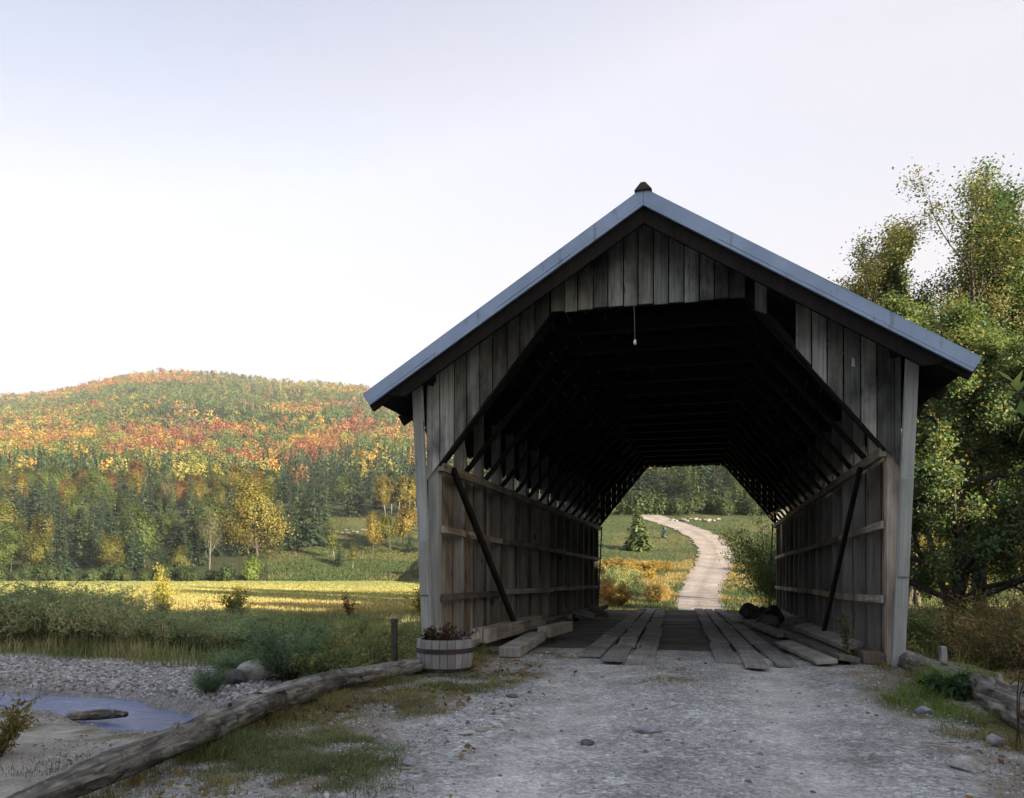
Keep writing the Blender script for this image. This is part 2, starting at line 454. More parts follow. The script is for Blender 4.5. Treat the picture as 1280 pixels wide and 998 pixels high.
def ground_colour(x, y):
    """base colour and gravel share of the land, by what grows or lies there"""
    n1 = fbm(x, y, 1.3, 40); n2 = fbm(x, y, .5, 44); n3 = fbm(x, y, 7, 47)
    xr, zf = frame(x, y); px = 640 + FPX * xr / np.maximum(zf, .5)
    col = np.zeros(x.shape + (3,)); grav = np.zeros(x.shape)
    green = np.array([.050, .066, .024]); dry = np.array([.17, .135, .06]); earth = np.array([.15, .13, .105])
    col[:] = green + (dry - green) * sstep(.4, .75, n3)[..., None] * .55
    # gravel of the road approach, thinning into the verges
    g = np.array([.332, .336, .330])
    edge = np.where(x < 0, -1.15, 2.3) + (n1 - .5) * 1.5 * np.sign(x) + (n2 - .5) * .7
    road = np.where(x < 0, sstep(-.35, .2, x - edge), sstep(-.2, .35, edge - x)) * (y < 11)
    verge = ((x > -3.1) & (x < 4.2) & (y < 11))
    vc = earth * 1.2 + (green * 1.3 - earth * 1.2) * sstep(.42, .54, fbm(x, y, .8, 130))[..., None] * .85
    stony = sstep(.5, .6, fbm(x, y, .9, 51)) * .8
    vc = vc + (g * .85 - vc) * stony[..., None]
    col = np.where(verge[..., None], vc, col); grav = np.where(verge, .4 + .5 * stony, grav)
    col = col + (g * (.92 + .2 * (n1[..., None] - .5)) - col) * road[..., None]; grav = np.maximum(grav, road)
    # wheel tracks: finer, paler dust
    trk = np.exp(-((x + .35) / .38) ** 2) + np.exp(-((x - 1.35) / .38) ** 2)
    trk = trk * (y < 10.5) * road * (.5 + .5 * sstep(.3, .6, n1))
    col = col * (1 + (.34 * trk - .10 * road)[..., None] * np.array([1.05, 1, .95])); grav = grav * (1 - .6 * trk)
    # stream bed: sand on the near side, cobbles on the far side
    sd = stream_dist(x, y)
    low = (x < -3.9) & (y < 26) & (y > 2)
    bed = sstep(-9, -7.0, sd) * (1 - sstep(4.0, 5.4, sd + (n3 - .5) * 3)) * low
    sand = np.array([.27, .255, .225]); cob = np.array([.30, .295, .28])
    bc = sand + (cob - sand) * sstep(-1.5, 1.0, sd)[..., None]
    bc = bc * (.8 + .4 * n1[..., None])
    bed = bed * (1 - .7 * sstep(.58, .68, n1) * (sd < -1))
    col = col + (bc - col) * bed[..., None]; grav = np.maximum(grav, bed * np.where(sd > 0, 1, .35))
    wet = np.exp(-(sd / 1.9) ** 4) * low
    col = col * (1 - .45 * wet[..., None])
    # meadow slopes and forest floor farther off
    far = sstep(120, 165, zf)
    mead = np.array([.045, .068, .025]) + (np.array([.085, .09, .036]) - np.array([.045, .068, .025])) * sstep(.4, .7, fbm(x, y, 16, 60))[..., None]
    col = col + (mead - col) * sstep(45, 60, zf)[..., None]
    # warm dry grass where the ground climbs beyond the bridge
    tun = (px > 720) & (px < 1000) & (zf > 40) & (zf < 100)
    dryc = np.array([.24, .18, .06])
    m2 = sstep(.48, .6, fbm(x, y, 9, 63)) * .75 * tun
    col = col + (dryc - col) * m2[..., None]
    forest = (zf > 262) | ((zf > 166) & (px < 335)) | ((zf > 168) & (px > 700) & (px < 1020))
    col = np.where(forest[..., None], np.array([.035, .046, .02]), col)
    back = (y < -12) | (x > 500)
    col = np.where(back[..., None], np.array([.04, .045, .02]), col)
    return col, grav

def sheet(name, X, Y, Z, mat, colfn, smooth=True, keep=None):
    ny, nx = X.shape
    idx = np.arange(nx * ny).reshape(ny, nx)
    F = np.stack([idx[:-1, :-1], idx[:-1, 1:], idx[1:, 1:], idx[1:, :-1]], -1).reshape(-1, 4)
    if keep is not None: F = F[keep[:-1, :-1].ravel()]
    c, g = colfn(X, Y)
    me = np_mesh(name, np.stack([X, Y, Z], -1).reshape(-1, 3), F, c.reshape(-1, 3), smooth)
    a = me.attributes.new('grav', 'FLOAT', 'POINT'); a.data.foreach_set('value', g.ravel().astype(np.float32))
    o = mobj(name, me, mats=[mat]); o['kind'] = 'structure'
    return o
sheet('ground', GX, GY, GZ, M['ground'], ground_colour)

# gravel road: the approach in front of the bridge, 4 mm above the earth
rx, ry = np.meshgrid(np.arange(-1.9, 2.95, .08), np.arange(-6, 10.9, .08))
def road_keep(x, y):
    e0 = -1.05 + (fbm(x * 0, y, 1.1, 71) - .5) * 1.1; e1 = 2.25 + (fbm(x * 0, y, 1.0, 75) - .5) * 1.0
    return (x > e0) & (x < e1)
sheet('road', rx, ry, H(rx, ry) + .005, M['ground'], ground_colour, keep=road_keep(rx, ry))

# the same road winding up the far slope
RP = [(875, 24.9 * 1.03), (874, 34), (874, 52), (873, 60), (875, 68), (881, 78), (889, 90), (895, 102), (893, 114), (882, 126), (862, 139), (838, 152), (812, 166), (770, 185)]
rd = np.array([r[1] for r in RP]); rpx = np.array([r[0] for r in RP])
dd = np.linspace(rd[0], rd[-1], 420)
pxs = np.interp(dd, rd, rpx)
for _ in range(14): pxs[1:-1] = (pxs[:-2] + pxs[1:-1] * 2 + pxs[2:]) / 4
pts = np.array([at_depth(a, HORIZ, b)[:2] for a, b in zip(pxs, dd)])
tg = np.gradient(pts, axis=0); tg = nrm(tg); nr = np.stack([tg[:, 1], -tg[:, 0]], 1)
wid = np.interp(dd, [25, 50, 100, 190], [1.5, 1.6, 2.3, 3.2])
wid = wid * .95
tt = np.linspace(-1, 1, 11)
wl_ = wid * (.88 + .3 * vnoise(dd, dd * 0, 1.3, 3)); wr_ = wid * (.88 + .3 * vnoise(dd, dd * 0, 1.4, 5))
ww = np.where(tt[None] < 0, wl_[:, None], wr_[:, None]) * tt[None]
RX = pts[:, 0:1] + nr[:, 0:1] * ww; RY = pts[:, 1:2] + nr[:, 1:2] * ww
RZ = HM(RX, RY) + .03 + .07 * sstep(60, 110, dd)[:, None]
def farroad_col(x, y):
    ny, nx = x.shape
    c = np.zeros(x.shape + (3,)); c[:] = (.27, .245, .23)
    s = np.abs(tt)[None, :]
    c *= (1 - .22 * np.exp(-(s / .16) ** 2) - .2 * sstep(.7, 1, s))[..., None]
    c *= (.85 + .3 * vnoise(x, y, 3, 5))[..., None]
    return c, np.ones(x.shape) * .6
sheet('road_beyond_bridge', RX, RY, RZ, M['ground'], farroad_col)

# mown field on the left, a sheet just above the earth
fx, fd = np.meshgrid(np.linspace(-60, 700, 120), np.geomspace(41, 166, 120))
u_ = (fx - 640) / FPX
FX = CX + (u_ * CP - SP) * fd; FY = (u_ * SP + CP) * fd
def field_col(x, y):
    xr, zf = frame(x, y)
    c = np.zeros(x.shape + (3,))
    a = np.array([.30, .285, .10]); b = np.array([.38, .28, .12]); g = np.array([.18, .215, .085])
    t = sstep(75, 44, zf + (fbm(x, y, 8, 81) - .5) * 22)
    c[:] = a; c = c + (b - c) * (t * .8)[..., None]
    c = c + (g - c) * (.75 * sstep(100, 150, zf + (fbm(x, y, 14, 85) - .5) * 40))[..., None]
    c = c * (.8 + .4 * fbm(x, y, 4, 88))[..., None]
    return c, np.zeros(x.shape)
edge_ok = (fd > 41 + fbm(FX, FY, 6, 90) * 5) & (FX < -6)
sheet('field', FX, FY, HM(FX, FY) + .06, M['ground'], field_col, keep=edge_ok)

# stream
wx = np.concatenate([np.linspace(-60, -19, 60), np.arange(-18.9, -3, .07), np.linspace(-2.9, 40, 60)]); wt = np.linspace(-3.2, 3.2, 90)
WX, WT = np.meshgrid(wx, wt); WY = np.interp(WX, [p[0] for p in STREAM], [p[1] for p in STREAM]) + WT
rip = (vnoise(WX * .5 + WY * .2, WY, .5, 60) - .5) * .07 + (vnoise(WX * .6, WY, .15, 62) - .5) * .013
rip *= .35 + 1.1 * sstep(.35, .62, fbm(WX, WY, 2.2, 64))
wi = np.arange(WX.size).reshape(WX.shape)
me = np_mesh('water', np.stack([WX, WY, WATER_Z + rip], -1).reshape(-1, 3), np.stack([wi[:-1, :-1], wi[:-1, 1:], wi[1:, 1:], wi[1:, :-1]], -1).reshape(-1, 4), smooth=True)
mobj('water', me, mats=[M['water']])['kind'] = 'structure'

# ------------------------------------------------------------------ covered bridge
BO = Vector((0, PY0, 0))
bridge = empty('covered_bridge', BO, 0, 'weathered grey wooden covered bridge with open gable portal spanning the stream', 'covered bridge')
RIDGE, HALF, SL = 5.48, 3.49, .625
RY0, RY1 = 9.19, 25.8
def deckz(y): return float(np.interp(y, [9, 25.2], [0.0, -.2]))
def roofz(x): return RIDGE - SL * abs(x)
WX0 = 2.71

def B(): return MB(BO)
# roof: sheathing under ribbed metal sheets, rakes, ridge cap
nx_, nz_ = SL / math.hypot(1, SL), 1 / math.hypot(1, SL)
roof = None
for s in (-1, 1):
    m = B()
    a = Vector((0, RY0 + .02, RIDGE)); b = Vector((s * HALF, RY0 + .02, RIDGE - SL * HALF))
    up = Vector((s * nx_, 0, nz_))
    m.prism([a - up * .012, b - up * .012, b - up * .036, a - up * .036], (0, RY1 - RY0 - .04, 0), .5)
    y = RY0 + .5
    while y < RY1 - .3:
        m.beam(a.lerp(b, .004) + Vector((0, y - RY0, 0)) + up * .003, b + Vector((0, y - RY0, 0)) + up * .003, .035, .03, (0, 1, 0), .5)
        y += .6
    r_ = m.build('roof', M['roofmetal'], bridge)
    m = B()
    n = 17
    for k in range(n):
        t0, t1 = (k + .02) / n, (k + .98) / n
        p, q = a.lerp(b, t0), a.lerp(b, t1)
        m.prism([p - up * .04, q - up * .04, q - up * .062, p - up * .062], (0, RY1 - RY0 - .08, 0))
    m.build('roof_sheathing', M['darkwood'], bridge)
    for yy, ss in ((RY0, -1), (RY1, 1)):
        m = B()
        E = Vector((s * (HALF + .02), yy, RIDGE - SL * (HALF + .02)))
        def band(o0, o1, back=0.0, back1=None, x0=0.002):
            b1 = back if back1 is None else back1
            al = Vector((s * nz_, 0, -nx_))
            T = lambda o: Vector((s * x0, yy, RIDGE + o / nz_ - SL * x0))
            return [T(o0), E + up * o0 - al * back, E + up * o1 - al * b1, T(o1)]
        al_ = Vector((s * nz_, 0, -nx_)); full = (E - Vector((s * .002, yy, RIDGE))).length; nsec = 4
        for q_ in range(nsec):
            a0 = full * q_ / nsec; a1 = full * (q_ + 1) / nsec + (.05 if q_ < nsec - 1 else 0)
            du0, du1 = random.uniform(-.005, .004), random.uniform(-.006, .004)
            O = Vector((s * .002, yy - ss * -.0035 * (q_ % 2), RIDGE))
            tp = lambda o: (Vector((s * .002, O.y, RIDGE + o / nz_)) if q_ == 0 else O + al_ * a0 + up * (o + du0))
            m.prism([tp(.018), O + al_ * a1 + up * (.018 + du1), O + al_ * a1 + up * (-.105 + du1), tp(-.105)], (0, ss * -.02, 0), .5)
        m.prism(band(.03, .0185), (0, ss * -.16, 0), .5)
        m.prism(band(-.1055, -.14), (0, ss * -.04, 0), .5)
        o = m.build('rake_trim', M['roofmetal'], bridge)
        if yy == RY0:
            m = B(); m.prism([p + Vector((0, .05, 0)) for p in band(-.145, -.30, .25, .45)], (0, .05, 0), .4)
            m.build('rake_board', M['darkwood'], bridge)
m = B()
m.prism([(-.10, RY0 - .03, RIDGE + .0), (.10, RY0 - .03, RIDGE + .0), (.025, RY0 - .03, RIDGE + .085), (-.025, RY0 - .03, RIDGE + .085)], (0, RY1 - RY0 + .06, 0), .5)
m.build('ridge_cap', M['rust'], bridge, .01)

# gable boards of the portals (planks are the pattern of one part)
def openz(x):
    ax = abs(x)
    if ax <= 1.2: return 4.33
    return 4.33 - (ax - 1.2) * (4.33 - 2.43) / (WX0 - 1.2)
def gable(y, xs0, xs1, skip=None, mat='board', name='gable_boarding', ext=0):
    m = B(); x = xs0
    while x < xs1 - .05:
        w = random.uniform(.165, .20); x1 = min(x + w, xs1)
        if not (skip and skip(x)):
            g = .008
            dz = random.uniform(-.015, .015); d0 = random.uniform(-.006, .006)
            za, zb = openz(x + g) - dz, openz(x1 - g) - dz
            ta, tb = roofz(x + g) - .12, roofz(x1 - g) - .12
            if x < 0 < x1: pass
            m.prism([(x + g, y + d0, za), (x1 - g, y + d0, zb), (x1 - g, y + d0, tb), (x + g, y + d0, ta)], (0, .026, 0))
        x = x1
    return m.build(name, M[mat], bridge, .003)
gable(PY0 - .075, -1.2, 1.2)
gable(PY0 - .078, -2.86, -1.2)
gable(PY0 - .078, 1.72, 2.86)
m = B(); m.prism([(1.27, PY0 - .075, 4.16), (1.40, PY0 - .075, 4.10), (1.40, PY0 - .075, 4.45), (1.27, PY0 - .075, 4.52)], (0, .026, 0), .3)
m.build('broken_board', M['board'], bridge, .003)
gable(PY1 + .05, -2.86, 2.86, name='gable_boarding', mat='darkwood')
# scraps on the boards
m = B(); m.prism([(2.325, PY0 - .093, 3.42), (2.365, PY0 - .093, 3.41), (2.36, PY0 - .093, 3.50), (2.335, PY0 - .093, 3.52), (2.327, PY0 - .093, 3.46)], (0, .003, 0), .5)
m.build('paper_scrap', M['paper'], bridge)

# portal frames behind the boards, wall framing, braces, ties, rafters
NB = 15
ys = [PY0 + .06 + i * (PY1 - PY0 - .12) / NB for i in range(NB + 1)]
for s in (-1, 1):
    side = 'left' if s < 0 else 'right'
    for i, y in enumerate(ys):
        m = B(); d = deckz(y)
        jx = random.uniform(-.012, .012)
        m.beam((s * (WX0 + .08), y, d - .25), (s * (WX0 + .08 + jx), y, 3.62), .14, .11 if i else .16, (1, 0, 0))
        m.build('wall_post', M['deck'] if i else (M['post'] if s < 0 else M['inner']), bridge, .006)
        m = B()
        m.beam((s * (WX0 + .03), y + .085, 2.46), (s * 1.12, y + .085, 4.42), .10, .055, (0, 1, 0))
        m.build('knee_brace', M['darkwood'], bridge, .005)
        if 0 < i < NB and i % 2 == 1:
            m = B()
            m.beam((s * (WX0 + .02), y + .2, 2.5), (s * (WX0 + .3), y + .62, 3.5), .09, .05, (0, 1, 0))
            m.build('eave_strut', M['inner'], bridge)
    # horizontal rails on the inside
    for z, w_ in ((.73, .09), (1.62, .09)):
        m = B(); 
        for i in range(0, NB, 3):
            y0, y1 = ys[i], ys[min(i + 3, NB)]
            m.beam((s * (WX0 - .022), y0 + .003, z + deckz(y0) + random.uniform(-.02, .02)), (s * (WX0 - .022), y1 - .003, z + deckz(y1) + random.uniform(-.02, .02)), .04, w_, (1, 0, 0))
        m.build('wall_rail', M['inner'], bridge, .004)
    m = B(); m.beam((s * (WX0 - .04), PY0 - .05, 2.43), (s * (WX0 - .04), PY1 + .03, 2.40), .075, .11, (1, 0, 0), .35)
    m.build('top_rail', M['inner'], bridge, .005)
    m = B(); m.beam((s * (WX0 + .10), RY0 + .25, 3.62), (s * (WX0 + .10), RY1 - .25, 3.62), .17, .17, (1, 0, 0), .3)
    m.build('wall_plate', M['darkwood'], bridge, .006)
    # siding: upright boards outside the posts, open above the rail
    m = B(); y = PY0 - .04
    rs = random.Random(5 + s)
    while y < PY1:
        w = rs.uniform(.17, .27); g = rs.choice([.004, .006, .008, .010, .014]) 
        if rs.random() < .07: g = .03
        lean = rs.uniform(-.006, .006)
        y1 = min(y + w, PY1 + .06)
        zt = 2.47 + rs.uniform(-.03, .05)
        m.beam((s * (WX0 + .172), (y + y1) / 2 - g / 2, -.7), (s * (WX0 + .172), (y + y1) / 2 - g / 2 + lean, zt), (y1 - y - g), .024, (0, 1, 0), rs.random())
        y = y1
    m.build('wall_boarding', M['inner'], bridge)
    m = B(); y = PY0 + .02
    while y < PY1:
        w = rs.uniform(.18, .27); y1 = min(y + w, PY1 + .04)
        m.beam((s * (WX0 + .172), (y + y1) / 2, 2.80 + rs.uniform(-.05, .06)), (s * (WX0 + .172), (y + y1) / 2, 3.53), y1 - y - .006, .024, (0, 1, 0), rs.random()); y = y1
    m.build('eave_boarding', M['darkwood'], bridge)
    m = B(); m.beam((s * (WX0 - .02), PY0 + .15, -.03), (s * (WX0 - .02), PY1 - .1, -.2), .22, .22, (1, 0, 0), .5)
    m.build('sill_beam', M['inner'], bridge, .012)
    # leaning post at the portal with its patch board
    m = B()
    m.beam((s * 2.80, PY0 - .15, -.10), (s * 2.955, PY0 - .15, 3.50), .135, .075, (1, 0, 0), .55 if s < 0 else .7)
    pp = m.build('portal_post', M['post'], bridge, .008)
    m = B()
    if s > 0:
        m.beam((2.848, PY0 - .199, 1.0), (2.897, PY0 - .199, 2.1), .115, .02, (1, 0, 0), .3)
    else:
        m.beam((-2.84, PY0 - .199, .75), (-2.87, PY0 - .199, 1.45), .12, .02, (1, 0, 0), .35)
    m.build('patch_board', M['post'], pp, .004)
    m = B(); m.beam((s * 2.72, PY0 - .20, 3.52), (s * 3.02, PY0 - .20, 3.60), .14, .12, (0, 1, 0), .2)
    m.build('post_bracket', M['darkwood'], bridge, .006)
    # jamb edging of the opening along the cut boards
    m = B(); m.beam((s * (WX0 - .01), PY0 - .035, 2.45), (s * 1.2, PY0 - .035, 4.36), .05, .07, (0, 1, 0), .2)
    m.build('opening_brace', M['darkwood'], bridge, .004)
for i, y in enumerate(ys):
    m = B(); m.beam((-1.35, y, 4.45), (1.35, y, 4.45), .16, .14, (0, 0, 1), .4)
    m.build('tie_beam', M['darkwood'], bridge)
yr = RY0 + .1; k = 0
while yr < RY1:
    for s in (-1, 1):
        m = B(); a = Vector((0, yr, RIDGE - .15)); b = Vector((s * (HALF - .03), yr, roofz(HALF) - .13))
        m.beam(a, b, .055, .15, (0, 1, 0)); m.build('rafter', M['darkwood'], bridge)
    yr += (RY1 - RY0 - .2) / 16
# deck
m = B(); y = 10.35
while y < PY1 + .2:
    w = random.uniform(.16, .24); z = deckz(y) - .05 + random.uniform(-.012, .004)
    m.beam((-WX0 + .06, y + w / 2, z), (WX0 - .06, y + w / 2, z), w - .012, .06, (0, 1, 0)); y += w
m.build('deck', M['deckdark'], bridge, .004)
for x in (-1.9, -.7, .7, 1.9):
    m = B(); m.beam((x, 10.6, -.25), (x, PY1, -.43), .22, .3, (1, 0, 0), .3); m.build('stringer', M['darkwood'], bridge)
# runner planks of the two wheel tracks, laid along the bridge
def xl(x0, x1, y): return x0 + (x1 - x0) * (y - 9) / 16.0
cols_ = [(-.66, -1.34, .31), (-.33, -1.03, .30), (.0, -.72, .31), (.98, .42, .28), (1.28, .72, .27), (1.58, 1.02, .26)]
starts = [9.5, 9.1, 9.05, 9.3, 9.0, 9.25]
for c, (x0, x1, w) in enumerate(cols_):
    y = starts[c]
    while y < PY1 + .05:
        L = random.uniform(1.1, 3.2); y1 = min(y + L, PY1 + .25)
        if y1 - y < .5: break
        jx = random.uniform(-.03, .03); t = .04
        z0, z1 = deckz(y) + .02, deckz(y1) + .02
        if y < 10.3: z0 -= .004
        m = B()
        nseg = 1
        m.beam((xl(x0, x1, y) + jx, y + .008, z0 + random.uniform(-.01, .022)), (xl(x0, x1, y1) + jx * .3, y1 - .008, z1 + random.uniform(0, .012)), w - random.uniform(.01, .035), t, (1, 0, random.uniform(-.06, .06)), None, 0, random.uniform(-.03, .03), random.uniform(-.03, .03))
        m.build('runner_plank', M['deck'], bridge, .008)
        y = y1
# stone abutments
def rock_mesh(name, seed, sx, sy, sz, sub=3, rough=.35, col=(.2, .2, .195), facets=5):
    bm = bmesh.new(); bmesh.ops.create_icosphere(bm, subdivisions=sub, radius=1)
    o = Vector((seed * 3.7, seed * 1.3, seed * 7.1))
    for v in bm.verts:
        d = v.co.normalized()
        k = 1 + rough * mnoise.noise(d * 1.1 + o) + rough * .5 * mnoise.noise(d * 2.7 + o) + rough * .2 * mnoise.noise(d * 6 + o)
        q = d * k
        # facet: clip against a few planes
        for j in range(facets):
            pl = Vector((math.sin(seed * 3.1 + j * 2.3), math.cos(seed * 1.7 + j * 1.9), math.sin(seed + j * 4.1) * .8)).normalized()
            e = q.dot(pl) - (.62 + .05 * (j % 5))
            if e > 0: q -= pl * e * .85
        v.co = Vector((q.x * sx, q.y * sy, q.z * sz))
    me = bpy.data.meshes.new(name); bm.to_mesh(me); bm.free()
    for p in me.polygons: p.use_smooth = sub > 2
    a = me.color_attributes.new('col', 'FLOAT_COLOR', 'POINT')
    a.data.foreach_set('color', np.tile(np.array([*col, 1], np.float32), (len(me.vertices), 1)).ravel())
    return me
for s, yy in ((0, 10.75), (1, 24.75)):
    m = B()
    rr = random.Random(40 + s)
    z = -2.1
    while z < -.5:
        x = -3.1 + rr.uniform(0, .3); h = rr.uniform(.3, .42)
        while x < 3.0:
            w = rr.uniform(.5, 1.0); m.beam((x + w / 2, yy + rr.uniform(-.05, .05), z), (x + w / 2, yy, z + h - .02), min(w, 3.15 - x) - .02, .8, (1, 0, 0)); x += w
        z += h
    N_ = m.build('abutment', M['deckdark'], bridge, .03)

# ------------------------------------------------------------------ things in and round the bridge
# cord hanging from the gable board
m_ = at_depth(797, 388, 10.05)
CO = Vector((m_.x, PY0 - .10, 4.32))
segs = []; p = np.array(CO)
for i in range(9):
    q = p + np.array([random.uniform(-.006, .008), random.uniform(-.004, .004), -.05]); segs.append((p, q, .005, .005)); p = q
V, F = tubes(segs, 5)
co = empty('hanging_cord', CO, 0, 'thin grey cord with a white knotted end hanging from the portal gable', 'cord')
mobj('cord', np_mesh('cord', V - np.array(CO), F), co, mats=[M['rope']])
me = rock_mesh('knot', 3, .022, .018, .035, 2, .4, (.75, .74, .7)); mobj('knot', me, co, tuple(p - np.array(CO)), mats=[M['stone']])

def plank_thing(p0, p1, w, h, side, mat, label, name='plank', r=None, bevel=.008, group=None, cat='plank'):
    m = MB(Vector(p0)); m.beam(p0, p1, w, h, side, r, 0, random.uniform(-.02, .02), random.uniform(-.03, .03))
    o = m.build(name, mat, None, bevel); tag(o, label, cat, group); return o
plank_thing((-2.60, 10.05, 2.42), (-2.28, 12.35, .10), .12, .06, (0, 1, .2), M['darkwood'], 'dark plank leaning diagonally against the left inner wall of the bridge', r=.9)
plank_thing((2.58, 10.6, 2.35), (2.30, 11.9, .10), .11, .05, (0, 1, .2), M['darkwood'], 'dark plank leaning diagonally against the right inner wall of the bridge', r=.3)
plank_thing((-2.5, 24.3, 2.4), (-2.36, 22.4, -.13), .05, .035, (0, 1, .2), M['deck'], 'thin pale pole leaning on the left wall at the far end of the bridge', 'pole', r=.7, cat='pole')
plank_thing((2.52, 23.9, 2.4), (2.33, 22.6, -.13), .05, .035, (0, 1, .2), M['deck'], 'thin pale pole leaning on the right wall at the far end of the bridge', 'pole', r=.6, cat='pole')
plank_thing((-1.62, 9.25, .075), (-1.78, 11.6, .075), .27, .13, (1, 0, 0), M['deck'], 'thick grey timber lying on the deck beside the left wheel track', 'timber', r=.8, bevel=.015, cat='timber')
plank_thing((-1.72, 11.75, .12), (-1.55, 12.9, .14), .22, .16, (1, 0, 0), M['inner'], 'short brown timber lying end on behind the thick grey timber', 'timber', r=.6, bevel=.015, cat='timber')
plank_thing((-2.24, 9.3, .06), (-2.42, 10.6, .10), .16, .05, (1, 0, .2), M['deck'], 'narrow grey board on the ground beside the barrel planter', r=.4)
plank_thing((-2.34, 10.4, .16), (-2.30, 14.2, .14), .24, .20, (1, 0, 0), M['inner'], 'long squared timber lying along the foot of the left wall', 'timber', r=.7, bevel=.015, cat='timber')
plank_thing((2.02, 9.35, .05), (1.75, 11.6, .06), .23, .05, (1, 0, .1), M['deck'], 'grey plank with a split end beside the right wheel track', r=.8)
plank_thing((2.28, 9.5, .07), (1.95, 12.6, .08), .24, .06, (1, 0, -.15), M['deckdark'], 'dark plank lying between the right track and the wall', r=.6)
plank_thing((2.42, 10.1, .16), (2.16, 13.2, .18), .22, .07, (1, 0, .25), M['deck'], 'tilted grey plank propped at the foot of the right wall', r=.5)
plank_thing((2.55, 9.7, .07), (2.48, 10.8, .07), .20, .14, (1, 0, 0), M['deckdark'], 'short dark block of timber beside the right portal post', 'timber', r=.4, cat='timber')
plank_thing((1.95, 13.6, .0), (1.62, 16.6, -.03), .26, .06, (1, 0, .08), M['deck'], 'pale plank farther in along the right wall', r=.7)
plank_thing((1.35, 17.5, -.05), (1.2, 21.5, -.11), .26, .05, (1, 0, .05), M['deck'], 'flat plank right of the tracks near the far end of the bridge', r=.9)

# heaps of split wood and rubble at the far end
rr = random.Random(3)
for i in range(16):
    y = rr.uniform(15.5, 22.5); x = -2.25 + rr.uniform(-.15, .38); z = deckz(y) + rr.uniform(.04, .2)
    a = rr.uniform(0, PI); L = rr.uniform(.25, .6); v = Vector((math.cos(a), math.sin(a), rr.uniform(-.3, .5))).normalized() * L / 2
    c = Vector((x, y, z)); c.z = max(c.z, deckz(y) + .04 + abs(v.z))
    m = MB(c); m.beam(c - v, c + v, rr.uniform(.07, .16), rr.uniform(.05, .12), (0, .3, 1), rr.random(), 0, rr.uniform(-.04, .04), rr.uniform(-.04, .04), rr.uniform(.6, 1))
    tag(m.build('wood_chunk', M['inner'] if i % 3 else M['deck'], None, .008), 'piece of split wood heaped along the left wall inside the bridge', 'wood', 'wood heaped along the left wall')
for i in range(13):
    y = rr.uniform(15.5, 22.5); x = 2.0 + rr.uniform(-.3, .4)
    s_ = rr.uniform(.13, .27)
    me = rock_mesh('rubble_stone', 60 + i, s_, s_ * rr.uniform(.7, 1.2), s_ * rr.uniform(.6, 1), 2, .4, (.15, .15, .16) if i % 3 else (.04, .04, .04))
    tag(mobj('rubble_stone', me, None, (x, y, deckz(y) + s_ * .45), [M['stone']]), 'grey lump of rubble piled along the right wall inside the bridge', 'stone', 'rubble along the right wall')

# barrel planter
bp = ground_at(556, 841); bp.z = hz(bp.x, bp.y) - .01
barrel = empty('barrel_planter', bp, 0, 'half barrel planter with pale weathered staves and two dark iron hoops', 'planter')
R0, R1, BH = .275, .305, .385
m = MB(); nst = 22
def brad(t): return R0 + (R1 - R0) * t + .018 * math.sin(PI * t)
for k in range(nst):
    a0, a1 = 2 * PI * (k + .03) / nst, 2 * PI * (k + .97) / nst; r = random.random(); off = random.random() * 30
    for j in range(6):
        t0, t1 = j / 6, (j + 1) / 6
        for (ri, flip) in ((0, 0), (-.03, 1)):
            q = [(math.cos(a) * (brad(t) + ri), math.sin(a) * (brad(t) + ri), t * BH) for a, t in ((a0, t0), (a1, t0), (a1, t1), (a0, t1))]
            if flip: q = q[::-1]
            m.face(q, [(off + t0 * BH, off), (off + t0 * BH, off + .08), (off + t1 * BH, off + .08), (off + t1 * BH, off)], r)
    q = [(math.cos(a) * (brad(1) + ri), math.sin(a) * (brad(1) + ri), BH) for a, ri in ((a0, 0), (a1, 0), (a1, -.03), (a0, -.03))]
    m.face(q, [(off, off), (off + .08, off), (off + .08, off + .03), (off, off + .03)], r)
    for aa in (a0, a1):
        q = [(math.cos(aa) * (brad(t) + ri), math.sin(aa) * (brad(t) + ri), t * BH) for ri, t in ((0, 0), (0, 1), (-.03, 1), (-.03, 0))]
        m.face(q, [(off, off), (off + BH, off), (off + BH, off + .03), (off, off + .03)], r)
m.build('staves', M['stave'], barrel)
for t0, t1 in ((.10, .21), (.63, .76)):
    m = MB()
    for k in range(44):
        a0, a1 = 2 * PI * k / 44, 2 * PI * (k + 1) / 44
        ro = .006
        P = lambda a, t, e: (math.cos(a) * (brad(t) + e), math.sin(a) * (brad(t) + e), t * BH)
        m.face([P(a0, t0, ro), P(a1, t0, ro), P(a1, t1, ro), P(a0, t1, ro)], [(0, 0)] * 4, .5)
        m.face([P(a0, t1, ro), P(a1, t1, ro), P(a1, t1, 0), P(a0, t1, 0)], [(0, 0)] * 4, .5)
        m.face([P(a0, t0, 0), P(a1, t0, 0), P(a1, t0, ro), P(a0, t0, ro)], [(0, 0)] * 4, .5)
    m.build('hoop', M['hoop'], barrel)
m = MB(); m.face([(math.cos(2 * PI * k / 24) * (R1 - .026), math.sin(2 * PI * k / 24) * (R1 - .026), BH * .88) for k in range(24)], [(0, 0)] * 24, .5)
m.build('soil', M['soil'], barrel)

def foliage_thing(name, loc, segs, qm, label, cat, barkm='twig', leafm='leaf', group=None, names=('stems', 'foliage'), k=5):
    o = empty(name, loc, 0, label, cat, group)
    if segs:
        V, F = tubes(segs, k); mobj(names[0], np_mesh(names[0], V, F, smooth=True), o, mats=[M[barkm]])
    mobj(names[1], qm.mesh(names[1]), o, mats=[M[leafm]])
    return o

